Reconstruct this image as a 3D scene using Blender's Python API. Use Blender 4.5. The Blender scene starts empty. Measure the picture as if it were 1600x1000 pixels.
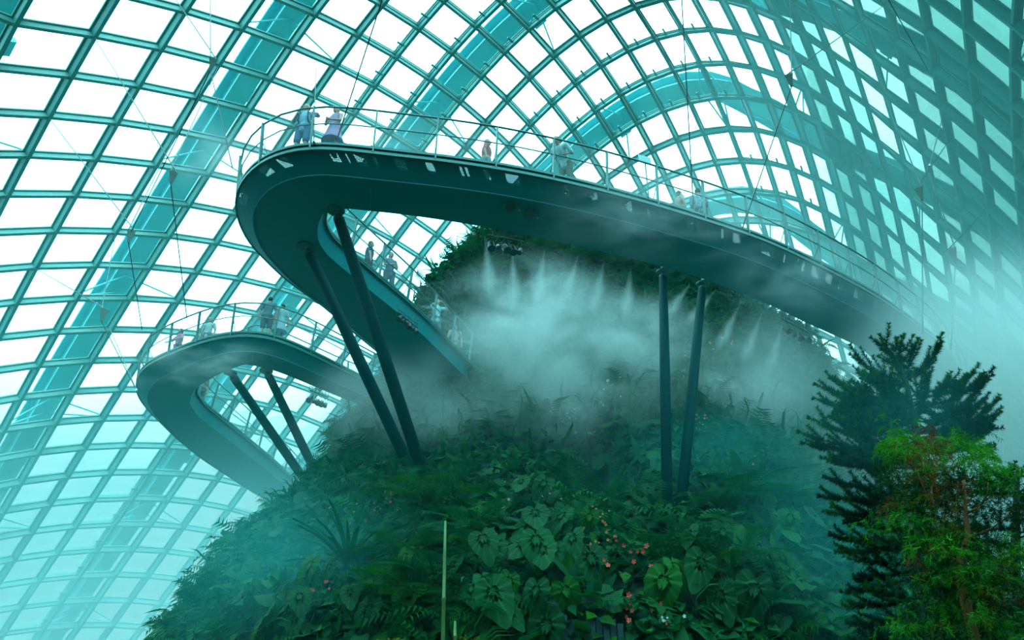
import bpy, math, random
import numpy as np
from mathutils import Vector, Matrix
from mathutils.bvhtree import BVHTree

# ------------------------------------------------------------------ camera, sky, exposure
sc = bpy.context.scene
COL = sc.collection
FPX, PITCH, EYE = 1244.0, math.radians(30), 1.6
cd = bpy.data.cameras.new('camera'); cam = bpy.data.objects.new('camera', cd); COL.objects.link(cam)
cd.sensor_width = 36; cd.lens = 36*FPX/1600; cd.clip_start = .05; cd.clip_end = 600
cam.location = (0, 0, EYE); cam.rotation_euler = (math.radians(90)+PITCH, 0, 0)
sc.camera = cam
sc.view_settings.view_transform = 'Standard'; sc.view_settings.look = 'None'
sc.view_settings.gamma = 1; sc.view_settings.exposure = 0; sc.view_settings.use_curve_mapping = False
cy = sc.cycles
cy.use_denoising = True
cy.max_bounces = 8; cy.diffuse_bounces = 3; cy.glossy_bounces = 2; cy.transmission_bounces = 4
cy.volume_bounces = 1; cy.transparent_max_bounces = 48
cy.volume_step_rate = 2.0; cy.volume_max_steps = 128
cy.caustics_reflective = False; cy.caustics_refractive = False
cy.sample_clamp_indirect = 6

W = bpy.data.worlds.new('overcast_sky'); sc.world = W; W.use_nodes = True
nt = W.node_tree; nt.nodes.clear()
tc = nt.nodes.new('ShaderNodeTexCoord')
mp = nt.nodes.new('ShaderNodeMapping'); mp.inputs['Scale'].default_value = (1, 1, 2.2)
nz = nt.nodes.new('ShaderNodeTexNoise'); nz.inputs['Scale'].default_value = 2.6; nz.inputs['Detail'].default_value = 6
nz.inputs['Roughness'].default_value = .55
rp = nt.nodes.new('ShaderNodeValToRGB'); rp.color_ramp.elements[0].position = .34; rp.color_ramp.elements[1].position = .56
rp.color_ramp.elements[0].color = (.60, .85, .90, 1); rp.color_ramp.elements[1].color = (1.0, 1.0, 1.0, 1)
# overcast luminance: dim and cyan near the horizon, brightest overhead
sz = nt.nodes.new('ShaderNodeSeparateXYZ'); el = nt.nodes.new('ShaderNodeValToRGB'); er = el.color_ramp
er.elements[0].position = 0; er.elements[0].color = (.22, .60, .62, 1); er.elements[1].position = 1; er.elements[1].color = (2.9/7.5, 7.2/7.5, 1, 1)
for pos, c in ((.14, (.36, .70, .72)), (.30, (.72, 1.6, 1.66)), (.46, (1.7, 4.4, 4.6)), (.65, (2.5, 6.3, 6.5))):
    e_ = er.elements.new(pos); e_.color = (c[0]/7.5, c[1]/7.5, c[2]/7.5, 1)
er.elements[0].color = (.027, .08, .082, 1)
mu = nt.nodes.new('ShaderNodeMix'); mu.data_type = 'RGBA'; mu.blend_type = 'MULTIPLY'; mu.inputs['Factor'].default_value = 1
bg = nt.nodes.new('ShaderNodeBackground'); bg.inputs['Strength'].default_value = 7.5
wo = nt.nodes.new('ShaderNodeOutputWorld')
L = nt.links.new
L(tc.outputs['Generated'], sz.inputs[0]); L(sz.outputs['Z'], el.inputs['Fac']); L(el.outputs['Color'], mu.inputs['A']); L(rp.outputs['Color'], mu.inputs['B'])
L(mu.outputs['Result'], bg.inputs['Color'])
L(tc.outputs['Generated'], mp.inputs['Vector']); L(mp.outputs['Vector'], nz.inputs['Vector'])
L(nz.outputs['Fac'], rp.inputs['Fac']); L(bg.outputs['Background'], wo.inputs['Surface'])

random.seed(7); rng = np.random.default_rng(7)

# ------------------------------------------------------------------ helpers
CT, ST = math.cos(PITCH), math.sin(PITCH)
def ray(px, py):
    vx, vy = (px-800)/FPX, (500-py)/FPX
    return Vector((vx, CT-vy*ST, ST+vy*CT))
EYEV = Vector((0, 0, EYE))
def at_z(px, py, z):
    d = ray(px, py); return EYEV + d*((z-EYE)/d.z)
def at_y(px, py, y):
    d = ray(px, py); return EYEV + d*(y/d.y)
def at_d(px, py, dist):
    return EYEV + ray(px, py).normalized()*dist

def tag(o, label=None, cat=None, group=None, kind=None):
    if label: o['label'] = label
    if cat: o['category'] = cat
    if group: o['group'] = group
    if kind: o['kind'] = kind
    return o
def empty(name, loc=(0, 0, 0), parent=None, rz=0):
    o = bpy.data.objects.new(name, None); COL.objects.link(o); o.location = loc; o.rotation_euler = (0, 0, rz)
    o.empty_display_size = .2
    if parent: o.parent = parent
    return o
def copy_tree(o, parent=None):
    c = o.copy(); COL.objects.link(c); c.parent = parent
    for ch in o.children: copy_tree(ch, c)
    return c
def np_mesh(name, V, F, smooth=False, uv=None):
    """V (n,3), F (m,k) of one polygon size"""
    me = bpy.data.meshes.new(name); V = np.asarray(V, np.float32); F = np.asarray(F, np.int32)
    k = F.shape[1]
    me.vertices.add(len(V)); me.vertices.foreach_set('co', V.ravel())
    me.loops.add(F.size); me.loops.foreach_set('vertex_index', F.ravel())
    me.polygons.add(len(F)); me.polygons.foreach_set('loop_start', np.arange(0, F.size, k, dtype=np.int32))
    me.polygons.foreach_set('loop_total', np.full(len(F), k, np.int32))
    if uv is not None:
        u = me.uv_layers.new(name='UVMap'); u.data.foreach_set('uv', np.asarray(uv, np.float32)[F.ravel()].ravel())
    me.update(calc_edges=True)
    if smooth: me.polygons.foreach_set('use_smooth', np.ones(len(F), bool))
    return me
def link(name, me, mat=None, parent=None, loc=None):
    o = bpy.data.objects.new(name, me); COL.objects.link(o)
    if mat and not me.materials: me.materials.append(mat)
    if parent: o.parent = parent
    if loc is not None: o.location = loc
    return o

class MB:
    def __init__(s): s.v = []; s.f = []; s.m = []; s.mats = []; s.cur = 0
    def add(s, vs, fs):
        b = len(s.v); s.v += [tuple(v) for v in vs]; s.f += [tuple(b+i for i in f) for f in fs]; s.m += [s.cur]*len(fs)
    def box(s, c, size, X=Vector((1, 0, 0)), Y=Vector((0, 1, 0)), Z=Vector((0, 0, 1))):
        c = Vector(c); a, b, d = size[0]/2, size[1]/2, size[2]/2
        vs = [c+X*(a*i)+Y*(b*j)+Z*(d*k) for i in (-1, 1) for j in (-1, 1) for k in (-1, 1)]
        s.add(vs, [(0, 1, 3, 2), (4, 6, 7, 5), (0, 4, 5, 1), (2, 3, 7, 6), (0, 2, 6, 4), (1, 5, 7, 3)])
    def sweep(s, pts, ups, prof, closed=True, caps=True):
        """prof: (side, up) offsets; side = tangent x up"""
        n, k = len(pts), len(prof); vs = []
        for i in range(n):
            t = (pts[min(i+1, n-1)]-pts[max(i-1, 0)]).normalized()
            u = ups[i] if isinstance(ups, list) else ups
            sd = t.cross(u).normalized(); u2 = sd.cross(t).normalized()
            pr = prof[i] if isinstance(prof[0][0], (tuple, list)) else prof
            vs += [pts[i]+sd*a+u2*b for a, b in pr]
        if isinstance(prof[0][0], (tuple, list)): k = len(prof[0])
        fs = []
        kk = k if closed else k-1
        for i in range(n-1):
            for j in range(kk):
                a, b = i*k+j, i*k+(j+1) % k
                fs.append((a, b, b+k, a+k))
        if caps and closed: fs += [tuple(range(k-1, -1, -1)), tuple(range((n-1)*k, n*k))]
        s.add(vs, fs)
    def tube(s, pts, r, n=8, caps=True):
        pts = [Vector(p) for p in pts]; m = len(pts)
        if not isinstance(r, (list, tuple)): r = [r]*m
        t0 = (pts[1]-pts[0]).normalized(); u = t0.orthogonal().normalized(); vs = []
        for i in range(m):
            t = (pts[min(i+1, m-1)]-pts[max(i-1, 0)]).normalized()
            u = (u-t*u.dot(t)).normalized(); w = t.cross(u)
            vs += [pts[i]+(u*math.cos(2*math.pi*q/n)+w*math.sin(2*math.pi*q/n))*r[i] for q in range(n)]
        fs = [(i*n+q, i*n+(q+1) % n, (i+1)*n+(q+1) % n, (i+1)*n+q) for i in range(m-1) for q in range(n)]
        if caps: fs += [tuple(range(n-1, -1, -1)), tuple(range((m-1)*n, m*n))]
        s.add(vs, fs)
    def ball(s, c, r, nu=10, nv=7, R=None):
        c = Vector(c); r = r if isinstance(r, (tuple, list)) else (r, r, r); vs = []
        for i in range(nv+1):
            a = math.pi*i/nv
            for j in range(nu):
                b = 2*math.pi*j/nu
                p = Vector((r[0]*math.sin(a)*math.cos(b), r[1]*math.sin(a)*math.sin(b), r[2]*math.cos(a)))
                vs.append(c+(R @ p if R else p))
        s.add(vs, [(i*nu+j, (i+1)*nu+j, (i+1)*nu+(j+1) % nu, i*nu+(j+1) % nu) for i in range(nv) for j in range(nu)])
    def disc(s, c, nrm, r, h, n=20):
        nrm = Vector(nrm).normalized(); s.tube([Vector(c)-nrm*h/2, Vector(c)+nrm*h/2], r, n)
    def build(s, name, mats, parent=None, smooth=False, loc=None, org=None):
        me = bpy.data.meshes.new(name)
        vs = s.v
        if loc is not None: vs = [(a[0]-loc[0], a[1]-loc[1], a[2]-loc[2]) for a in vs]
        if org is not None: vs = [(a[0]-org[0], a[1]-org[1], a[2]-org[2]) for a in vs]
        me.from_pydata(vs, [], s.f)
        mats = mats if isinstance(mats, (list, tuple)) else [mats]
        for m in mats: me.materials.append(m)
        if len(mats) > 1: me.polygons.foreach_set('material_index', s.m)
        if smooth: me.polygons.foreach_set('use_smooth', [True]*len(s.f))
        me.update()
        return link(name, me, None, parent, loc)

# ------------------------------------------------------------------ materials
def mat(name, col, rough=.5, metal=0., noise=None, bump=0., spec=.5, coat=0.):
    """noise: (scale, second colour, amount) mottles the colour"""
    m = bpy.data.materials.new(name); m.use_nodes = True; t = m.node_tree; b = t.nodes['Principled BSDF']
    b.inputs['Roughness'].default_value = rough; b.inputs['Metallic'].default_value = metal
    b.inputs['Specular IOR Level'].default_value = spec
    b.inputs['Base Color'].default_value = (*col, 1)
    if noise or bump:
        g = t.nodes.new('ShaderNodeNewGeometry'); n = t.nodes.new('ShaderNodeTexNoise')
        n.inputs['Scale'].default_value = noise[0] if noise else 12; n.inputs['Detail'].default_value = 4
        t.links.new(g.outputs['Position'], n.inputs['Vector'])
        if noise:
            r = t.nodes.new('ShaderNodeValToRGB'); r.color_ramp.elements[0].position = .5-noise[2]; r.color_ramp.elements[1].position = .5+noise[2]
            r.color_ramp.elements[0].color = (*col, 1); r.color_ramp.elements[1].color = (*noise[1], 1)
            t.links.new(n.outputs['Fac'], r.inputs['Fac']); t.links.new(r.outputs['Color'], b.inputs['Base Color'])
        if bump:
            bp = t.nodes.new('ShaderNodeBump'); bp.inputs['Strength'].default_value = bump
            t.links.new(n.outputs['Fac'], bp.inputs['Height']); t.links.new(bp.outputs['Normal'], b.inputs['Normal'])
    return m
def leaf_mat(name, a, b_, vein=None, rough=.45, nscale=1.2):
    """leaf: colour varied over space, ribs from UV, some light let through"""
    m = bpy.data.materials.new(name); m.use_nodes = True; t = m.node_tree; b = t.nodes['Principled BSDF']; out = t.nodes['Material Output']
    g = t.nodes.new('ShaderNodeNewGeometry'); n = t.nodes.new('ShaderNodeTexNoise'); n.inputs['Scale'].default_value = nscale; n.inputs['Detail'].default_value = 5
    t.links.new(g.outputs['Position'], n.inputs['Vector'])
    r = t.nodes.new('ShaderNodeValToRGB'); r.color_ramp.elements[0].position = .36; r.color_ramp.elements[1].position = .66
    r.color_ramp.elements[0].color = (*a, 1); r.color_ramp.elements[1].color = (*b_, 1)
    t.links.new(n.outputs['Fac'], r.inputs['Fac']); last = r.outputs['Color']
    if vein:
        uv = t.nodes.new('ShaderNodeUVMap'); w = t.nodes.new('ShaderNodeTexWave'); w.inputs['Scale'].default_value = 5.66; w.bands_direction = 'X'
        t.links.new(uv.outputs['UV'], w.inputs['Vector'])
        pw = t.nodes.new('ShaderNodeMath'); pw.operation = 'POWER'; pw.inputs[1].default_value = 5; t.links.new(w.outputs['Fac'], pw.inputs[0])
        mx = t.nodes.new('ShaderNodeMix'); mx.data_type = 'RGBA'; mx.inputs['B'].default_value = (*vein, 1)
        sc_ = t.nodes.new('ShaderNodeMath'); sc_.operation = 'MULTIPLY'; sc_.inputs[1].default_value = .55; t.links.new(pw.outputs[0], sc_.inputs[0])
        t.links.new(sc_.outputs[0], mx.inputs['Factor']); t.links.new(last, mx.inputs['A']); last = mx.outputs['Result']
        bp = t.nodes.new('ShaderNodeBump'); bp.inputs['Strength'].default_value = .06; bp.inputs['Distance'].default_value = .01
        t.links.new(w.outputs['Fac'], bp.inputs['Height']); t.links.new(bp.outputs['Normal'], b.inputs['Normal'])
    t.links.new(last, b.inputs['Base Color']); b.inputs['Roughness'].default_value = .6; b.inputs['Specular IOR Level'].default_value = .12
    tr = t.nodes.new('ShaderNodeBsdfTranslucent'); t.links.new(last, tr.inputs['Color'])
    ms = t.nodes.new('ShaderNodeMixShader'); ms.inputs[0].default_value = .3
    t.links.new(b.outputs[0], ms.inputs[1]); t.links.new(tr.outputs[0], ms.inputs[2]); t.links.new(ms.outputs[0], out.inputs['Surface'])
    return m

STEEL = mat('painted_steel_shaded', (.085, .42, .40), .45, noise=(.9, (.11, .46, .43), .3))  # hoop tone, the darker copy: shading by bar direction put into the colour
STEEL_LIT = mat('painted_steel_lit', (.19, .46, .43), .5)  # purlin tone, paler copy of the same steel, its lighting painted in
ARCH = mat('arch_steel', (.11, .55, .60), .5, noise=(.4, (.15, .62, .66), .3))
DECK_D = mat('dark_soffit_paint', (.002, .22, .25), .45, noise=(.7, (.003, .25, .28), .3), spec=.25)
DECK_P = mat('side_panel_paint', (.003, .23, .26), .45, noise=(.7, (.005, .26, .29), .3), spec=.25)
TRIM = mat('edge_trim_metal', (.03, .15, .145), .4, metal=.2)
RAIL = mat('rail_steel', (.10, .20, .20), .35, metal=.2)
POSTM = mat('strut_paint', (.0005, .040, .045), .65, spec=.08)
CABLE = mat('cable_steel', (.05, .09, .10), .6)
GREY = mat('connector_grey', (.38, .50, .46), .45)
DARKM = mat('rig_black', (.02, .03, .03), .4)
LENS = mat('lamp_lens', (.05, .09, .09), .1)

def glass_mat(name, tint, screen=0.):
    """clear pane; screen: woven sun blind behind the pane, seen as fine level lines"""
    m = bpy.data.materials.new(name); m.use_nodes = True; t = m.node_tree; t.nodes.clear()
    out = t.nodes.new('ShaderNodeOutputMaterial'); tr = t.nodes.new('ShaderNodeBsdfTransparent'); gl = t.nodes.new('ShaderNodeBsdfGlossy')
    gl.inputs['Roughness'].default_value = .03; gl.inputs['Color'].default_value = (.8, .95, .92, 1)
    tr.inputs['Color'].default_value = (*tint, 1)
    if screen:
        g = t.nodes.new('ShaderNodeNewGeometry'); w = t.nodes.new('ShaderNodeTexWave'); w.bands_direction = 'Z'; w.inputs['Scale'].default_value = 1.6; w.inputs['Distortion'].default_value = .6; w.inputs['Detail'].default_value = 3
        t.links.new(g.outputs['Position'], w.inputs['Vector'])
        mxc = t.nodes.new('ShaderNodeMix'); mxc.data_type = 'RGBA'; mxc.inputs['A'].default_value = (*tint, 1); mxc.inputs['B'].default_value = (*[c*(1-screen) for c in tint], 1)
        t.links.new(w.outputs['Fac'], mxc.inputs['Factor']); t.links.new(mxc.outputs['Result'], tr.inputs['Color'])
    lw = t.nodes.new('ShaderNodeFresnel'); lw.inputs['IOR'].default_value = 1.45
    fr = t.nodes.new('ShaderNodeMath'); fr.operation = 'MULTIPLY'; fr.inputs[1].default_value = .6; t.links.new(lw.outputs[0], fr.inputs[0])
    mx = t.nodes.new('ShaderNodeMixShader'); t.links.new(fr.outputs[0], mx.inputs[0]); t.links.new(tr.outputs[0], mx.inputs[1]); t.links.new(gl.outputs[0], mx.inputs[2])
    t.links.new(mx.outputs[0], out.inputs['Surface'])
    return m
GLASS = glass_mat('dome_glass', (.97, .99, .99))
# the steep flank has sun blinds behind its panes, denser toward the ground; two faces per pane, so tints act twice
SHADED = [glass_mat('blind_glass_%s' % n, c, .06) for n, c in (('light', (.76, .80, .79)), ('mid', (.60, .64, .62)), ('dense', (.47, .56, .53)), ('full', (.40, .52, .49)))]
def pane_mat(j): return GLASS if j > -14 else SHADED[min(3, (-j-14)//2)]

# ------------------------------------------------------------------ the glass gridshell
CF = np.array([-3.337,-38.089,1.858,-0.615,-0.65,0.56,-0.283,0.125,0.005,15.349,4.778,-1.744,0.134,-0.339,0.646,-0.433,-0.88,0.076,0.692,0.154,-0.228,0.006,0.361,-0.029,0.136,-2.029,-22.498,-13.139,3.441,-0.031,0.051,-0.091,0.058,0.026,-11.658,5.436,-0.992,-1.176,1.274,-0.691,0.279,-2.568,-1.167,0.425,0.052,0.517,0.432,-0.202,-0.113,0.048,62.63,11.109,1.426,-2.435,-1.408,2.247,-0.796,-0.792,0.626,15.848,1.032,-2.192,-2.435,-0.368,1.196,-0.809,-1.711,-0.605,-1.002,-0.451,-0.455,-0.231,-1.067,-0.67,0.014]).reshape(3, -1)
DEG = (4, 8)
def shell_pt(i, j):
    u, v = (i-5)/9., (j+1)/21.
    tu, tv = [1., u], [1., v]
    for k in range(2, 12): tu.append(2*u*tu[-1]-tu[-2]); tv.append(2*v*tv[-1]-tv[-2])
    c = [tu[a]*tv[b] for a in range(DEG[0]+1) for b in range(DEG[1]+1) if a/DEG[0]+b/DEG[1] <= 1.001]
    g = CF @ np.array(c)
    return Vector((g[0], g[2]*CT-g[1]*ST, EYE+g[2]*ST+g[1]*CT))
I0, I1, J0, J1 = -20, 24, -34, 23
N = {}
for i in range(-4, 14):
    for j in range(-20, 20): N[i, j] = shell_pt(i, j)
    for j in range(-21, J0-1, -1):                      # the right flank goes on down to the ground
        s = N[i, j+1]-N[i, j+2]; h = math.hypot(s.x, s.y); a = math.atan2(s.z, h)-math.radians(3.6)
        a = max(a, math.radians(-84)); q = s.length
        N[i, j] = N[i, j+1]+Vector((s.x/h*math.cos(a)*q, s.y/h*math.cos(a)*q, math.sin(a)*q))
    for j in range(20, J1+1): N[i, j] = N[i, j-1]+(N[i, 19]-N[i, 16])/3
for j in range(J0, J1+1):
    d1 = (N[13, j]-N[10, j])/3; d0 = (N[-4, j]-N[-1, j])/3
    for i in range(14, I1+1): N[i, j] = N[i-1, j]+d1
    for i in range(-5, I0-1, -1): N[i, j] = N[i+1, j]+Vector((d0.x*.9, d0.y, d0.z*.4))
CEN = Vector((0, 40, 5))
def nrm(i, j):
    a = N[min(i+1, I1), j]-N[max(i-1, I0), j]; b = N[i, min(j+1, J1)]-N[i, max(j-1, J0)]
    n = a.cross(b).normalized()
    return n if n.dot(N[i, j]-CEN) > 0 else -n
NR = {k: nrm(*k) for k in N}
dome = empty('ceiling'); tag(dome, kind='structure'); dome['label'] = 'curved glass and steel gridshell roof of the conservatory'
# T-shaped beams: web inside, wider flange against the glass
def tprof(w, d, fw, fh): return [(-w/2, -d), (w/2, -d), (w/2, -fh), (fw/2, -fh), (fw/2, 0), (-fw/2, 0), (-fw/2, -fh), (-w/2, -fh)]
PR = tprof(.22, .70, .38, .12); PP = tprof(.19, .62, .34, .12)
IV0 = -5
for i in range(IV0, I1+1):
    js = [j for j in range(J0, J1+1) if N[i, j].z > -1]
    b = MB(); b.sweep([N[i, j] for j in js], [NR[i, j] for j in js], PR); o = b.build('hoop_beam', STEEL); o.parent = dome
for j in range(J0, J1+1):
    ii = [i for i in range(IV0, I1+1) if N[i, j].z > -1]
    if len(ii) < 2: continue
    b = MB(); b.sweep([N[i, j] for i in ii], [NR[i, j] for i in ii], PP); o = b.build('purlin', STEEL_LIT); o.parent = dome
b = MB()
for i in range(I0, IV0):
    js = [j for j in range(J0, J1+1) if N[i, j].z > -1]
    if len(js) > 1: b.sweep([N[i, j] for j in js], [NR[i, j] for j in js], PR)
for j in range(J0, J1+1):
    ii = [i for i in range(I0, IV0+1) if N[i, j].z > -1]
    if len(ii) > 1: b.sweep([N[i, j] for i in ii], [NR[i, j] for i in ii], PP)
o = b.build('far_lattice', STEEL); o.parent = dome; tag(o, kind='stuff')
def pane_geo(i, j, sh=.955, lift=0.0, th=.03):
    c = [N[i, j], N[i+1, j], N[i+1, j+1], N[i, j+1]]; m = sum(c, Vector())/4; n = NR[i, j]
    q = [m+(p-m)*sh - n*(.05) + n*lift for p in c]
    return [p for p in q]+[p+n*th for p in q], [(3, 2, 1, 0), (4, 5, 6, 7), (0, 1, 5, 4), (1, 2, 6, 5), (2, 3, 7, 6), (3, 0, 4, 7)], m, n
def proj(p):
    d = p-EYEV; z = d.y*CT+d.z*ST
    if z <= .1: return None
    return 800+FPX*d.x/z, 500-FPX*(d.z*CT-d.y*ST)/z, z
cells = []; rest = MB(); rest2 = MB()
for i in range(I0, I1):
    for j in range(J0, J1):
        if min(N[i, j].z, N[i+1, j].z, N[i, j+1].z, N[i+1, j+1].z) < -1: continue
        q = [proj(N[a, b_]) for a, b_ in ((i, j), (i+1, j), (i+1, j+1), (i, j+1))]
        ar = 0
        if all(q):
            cx, cy_ = sum(a[0] for a in q)/4, sum(a[1] for a in q)/4
            if -30 < cx < 1630 and -30 < cy_ < 1030:
                ar = abs(sum(q[k][0]*q[(k+1) % 4][1]-q[(k+1) % 4][0]*q[k][1] for k in range(4)))/2
        cells.append((ar, i, j))
cells.sort(reverse=True)
for k, (ar, i, j) in enumerate(cells):
    vs, fs, m, n = pane_geo(i, j)
    if k < 300 and ar > 0:
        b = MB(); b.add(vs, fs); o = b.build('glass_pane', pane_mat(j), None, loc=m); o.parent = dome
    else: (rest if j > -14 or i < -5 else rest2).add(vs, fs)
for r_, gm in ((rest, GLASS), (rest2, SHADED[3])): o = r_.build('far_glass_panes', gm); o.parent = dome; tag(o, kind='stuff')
# opening vents: frame proud of the grid and a little motor arm
vents = [(i, j) for i in (1, 2, 3) for j in range(-6, 1)]+[(i, j) for i in (5, 6, 7) for j in range(-10, -3)]+[(2, j) for j in range(13, 19)]+[(6, j) for j in range(13, 18)]+[(i, j) for i in (9, 10) for j in (-10, -11, -12)]
for i, j in vents:
    c = [N[i, j], N[i+1, j], N[i+1, j+1], N[i, j+1]]; m = sum(c, Vector())/4; n = NR[i, j]
    b = MB(); q = [m+(p-m)*.93-n*.08 for p in c]
    for a in range(4): b.sweep([q[a], q[(a+1) % 4]], n, [(-.06, -.22), (.06, -.22), (.06, .1), (-.06, .1)])
    o = b.build('vent_frame', STEEL_LIT, None, loc=m); o.parent = dome
    b = MB(); e = (q[1]+q[2])/2; s = (q[2]-q[1]).normalized(); t = (q[0]-q[1]).normalized()
    p = q[1].lerp(q[2], .62)-n*.3
    b.box(p+t*.22, (.12, .55, .12), s, t, n); b.tube([p+t*.45, q[1].lerp(q[2], .95)-n*.15], .018, 5)
    b.build('vent_motor', STEEL, o, org=m)
# external arches standing off the glass, tied by V struts
for i in (-4, 0, 4, 8, 12):
    js = [j for j in range(J0, J1+1) if N[i, j].z > -1.5]
    pts = [N[i, j]+NR[i, j]*2.3 for j in js]; ups = [NR[i, j] for j in js]
    pts = [pts[0]]+[p for p in pts[1:]]
    b = MB()
    b.sweep(pts, ups, [(-.95, .55), (.95, .55), (.95, .7), (-.95, .7)])
    b.sweep(pts, ups, [(-.42, -.45), (.42, -.45), (.42, .55), (-.42, .55)])
    b.sweep(pts, ups, [(-.75, -.6), (.75, -.6), (.75, -.45), (-.75, -.45)])
    o = b.build('arch_girder', ARCH); o.parent = dome
    for j in js[3::6]:
        b = MB(); b.box(N[i, j]+NR[i, j]*2.1+(N[i+1, j]-N[i, j]).normalized()*1.1, (.7, 1.0, .5), (N[i+1, j]-N[i, j]).normalized(), (N[i, j+1 if j < J1 else j]-N[i, j-1 if j > J0 else j]).normalized(), NR[i, j]); b.build('service_box', ARCH, o)
    for j in js:
        if (j+1) % 4 or not (J0 < j < J1): continue
        b = MB(); base = N[i, j]+NR[i, j]*1.75
        for di in (-1, 1):
            if (i+di, j) in N:
                for e in (-.25, .25):
                    s0 = (N[i, j+1]-N[i, j-1]).normalized()
                    b.tube([base+s0*e*3, N[i+di, j]+NR[i+di, j]*.05+s0*e*.3], .06, 6)
        b.build('brace_strut', ARCH, o)
# ground
b = MB(); b.add([(-90, -60, 0), (90, -60, 0), (90, 130, 0), (-90, 130, 0)], [(0, 1, 2, 3)])
GROUND = mat('dark_planting_soil', (.02, .035, .03), .9, noise=(.5, (.03, .06, .04), .2), bump=.4)
tag(b.build('floor', GROUND), kind='structure')

# added dark wall behind the viewer, unseen, keeps low light off the slope
WALLM = mat('blocker_wall_dark', (.02, .04, .035), .9, noise=(.8, (.03, .06, .045), .25), bump=.5)
b = MB(); b.box((0, -9, 11), (130, 1.2, 22)); tag(b.build('wall_back_blocker', WALLM), kind='structure')

# ------------------------------------------------------------------ skywalks
DZ = 14.8
def catmull(P, step):
    P = [P[0]*2-P[1]]+P+[P[-1]*2-P[-2]]; out = []
    for k in range(1, len(P)-2):
        a, b, c, d = P[k-1:k+3]
        for q in range(24):
            t = q/24; out.append(.5*((2*b)+(c-a)*t+(2*a-5*b+4*c-d)*t*t+(3*b-a-3*c+d)*t**3))
    out.append(P[-2]); res = [out[0]]; acc = 0
    for k in range(1, len(out)):
        seg = (out[k]-out[k-1]).length
        while acc+seg >= step:
            u = (step-acc)/seg; p = out[k-1].lerp(out[k], u); res.append(p); out[k-1] = p; seg = (out[k]-p).length; acc = 0
        acc += seg
    return res
UP = Vector((0, 0, 1))
def nearest(p, poly):
    best = None
    for a, b in zip(poly[:-1], poly[1:]):
        d = b-a; t = max(0, min(1, (p-a).dot(d)/d.dot(d))); q = a+d*t; l = (q-p).length
        if best is None or l < best[0]: best = (l, q)
    return best[1]
def smooth_list(P, n=3):
    for _ in range(n): P = [P[0]]+[(P[k-1]+P[k]*2+P[k+1])/4 for k in range(1, len(P)-1)]+[P[-1]]
    return P

def perf_mat():
    """side sheet: rows of round holes, cut only in the perforated fields"""
    m = bpy.data.materials.new('perforated_sheet'); m.use_nodes = True; t = m.node_tree; b = t.nodes['Principled BSDF']; out = t.nodes['Material Output']
    b.inputs['Base Color'].default_value = (.003, .23, .26, 1); b.inputs['Specular IOR Level'].default_value = .25; b.inputs['Roughness'].default_value = .4
    uv = t.nodes.new('ShaderNodeUVMap')
    vor = t.nodes.new('ShaderNodeTexVoronoi'); vor.inputs['Scale'].default_value = 42; vor.inputs['Randomness'].default_value = .12
    t.links.new(uv.outputs[0], vor.inputs['Vector'])
    h = t.nodes.new('ShaderNodeMath'); h.operation = 'LESS_THAN'; h.inputs[1].default_value = .17; t.links.new(vor.outputs['Distance'], h.inputs[0])
    sp = t.nodes.new('ShaderNodeSeparateXYZ'); t.links.new(uv.outputs[0], sp.inputs[0])
    cb = t.nodes.new('ShaderNodeCombineXYZ'); fl = t.nodes.new('ShaderNodeMath'); fl.operation = 'MULTIPLY_ADD'; fl.inputs[1].default_value = .55
    t.links.new(sp.outputs['Y'], fl.inputs[0]); t.links.new(sp.outputs['X'], fl.inputs[2]); t.links.new(fl.outputs[0], cb.inputs['X'])
    nz = t.nodes.new('ShaderNodeTexNoise'); nz.noise_dimensions = '1D'; nz.inputs['Scale'].default_value = 1.9; nz.inputs['Detail'].default_value = 2
    t.links.new(fl.outputs[0], nz.inputs['W'])
    p = t.nodes.new('ShaderNodeMath'); p.operation = 'GREATER_THAN'; p.inputs[1].default_value = .55; t.links.new(nz.outputs['Fac'], p.inputs[0])
    a1 = t.nodes.new('ShaderNodeMath'); a1.operation = 'MULTIPLY'; t.links.new(h.outputs[0], a1.inputs[0]); t.links.new(p.outputs[0], a1.inputs[1])
    tr = t.nodes.new('ShaderNodeBsdfTransparent'); mx = t.nodes.new('ShaderNodeMixShader')
    t.links.new(a1.outputs[0], mx.inputs[0]); t.links.new(b.outputs[0], mx.inputs[1]); t.links.new(tr.outputs[0], mx.inputs[2]); t.links.new(mx.outputs[0], out.inputs['Surface'])
    return m
PERF = perf_mat()
NET = bpy.data.materials.new('railing_mesh'); NET.use_nodes = True
_t = NET.node_tree; _b = _t.nodes['Principled BSDF']; _b.inputs['Base Color'].default_value = (.6, .68, .66, 1)
_tr = _t.nodes.new('ShaderNodeBsdfTransparent'); _mx = _t.nodes.new('ShaderNodeMixShader'); _mx.inputs[0].default_value = .9
_t.links.new(_b.outputs[0], _mx.inputs[1]); _t.links.new(_tr.outputs[0], _mx.inputs[2]); _t.links.new(_mx.outputs[0], _t.nodes['Material Output'].inputs['Surface'])

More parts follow.
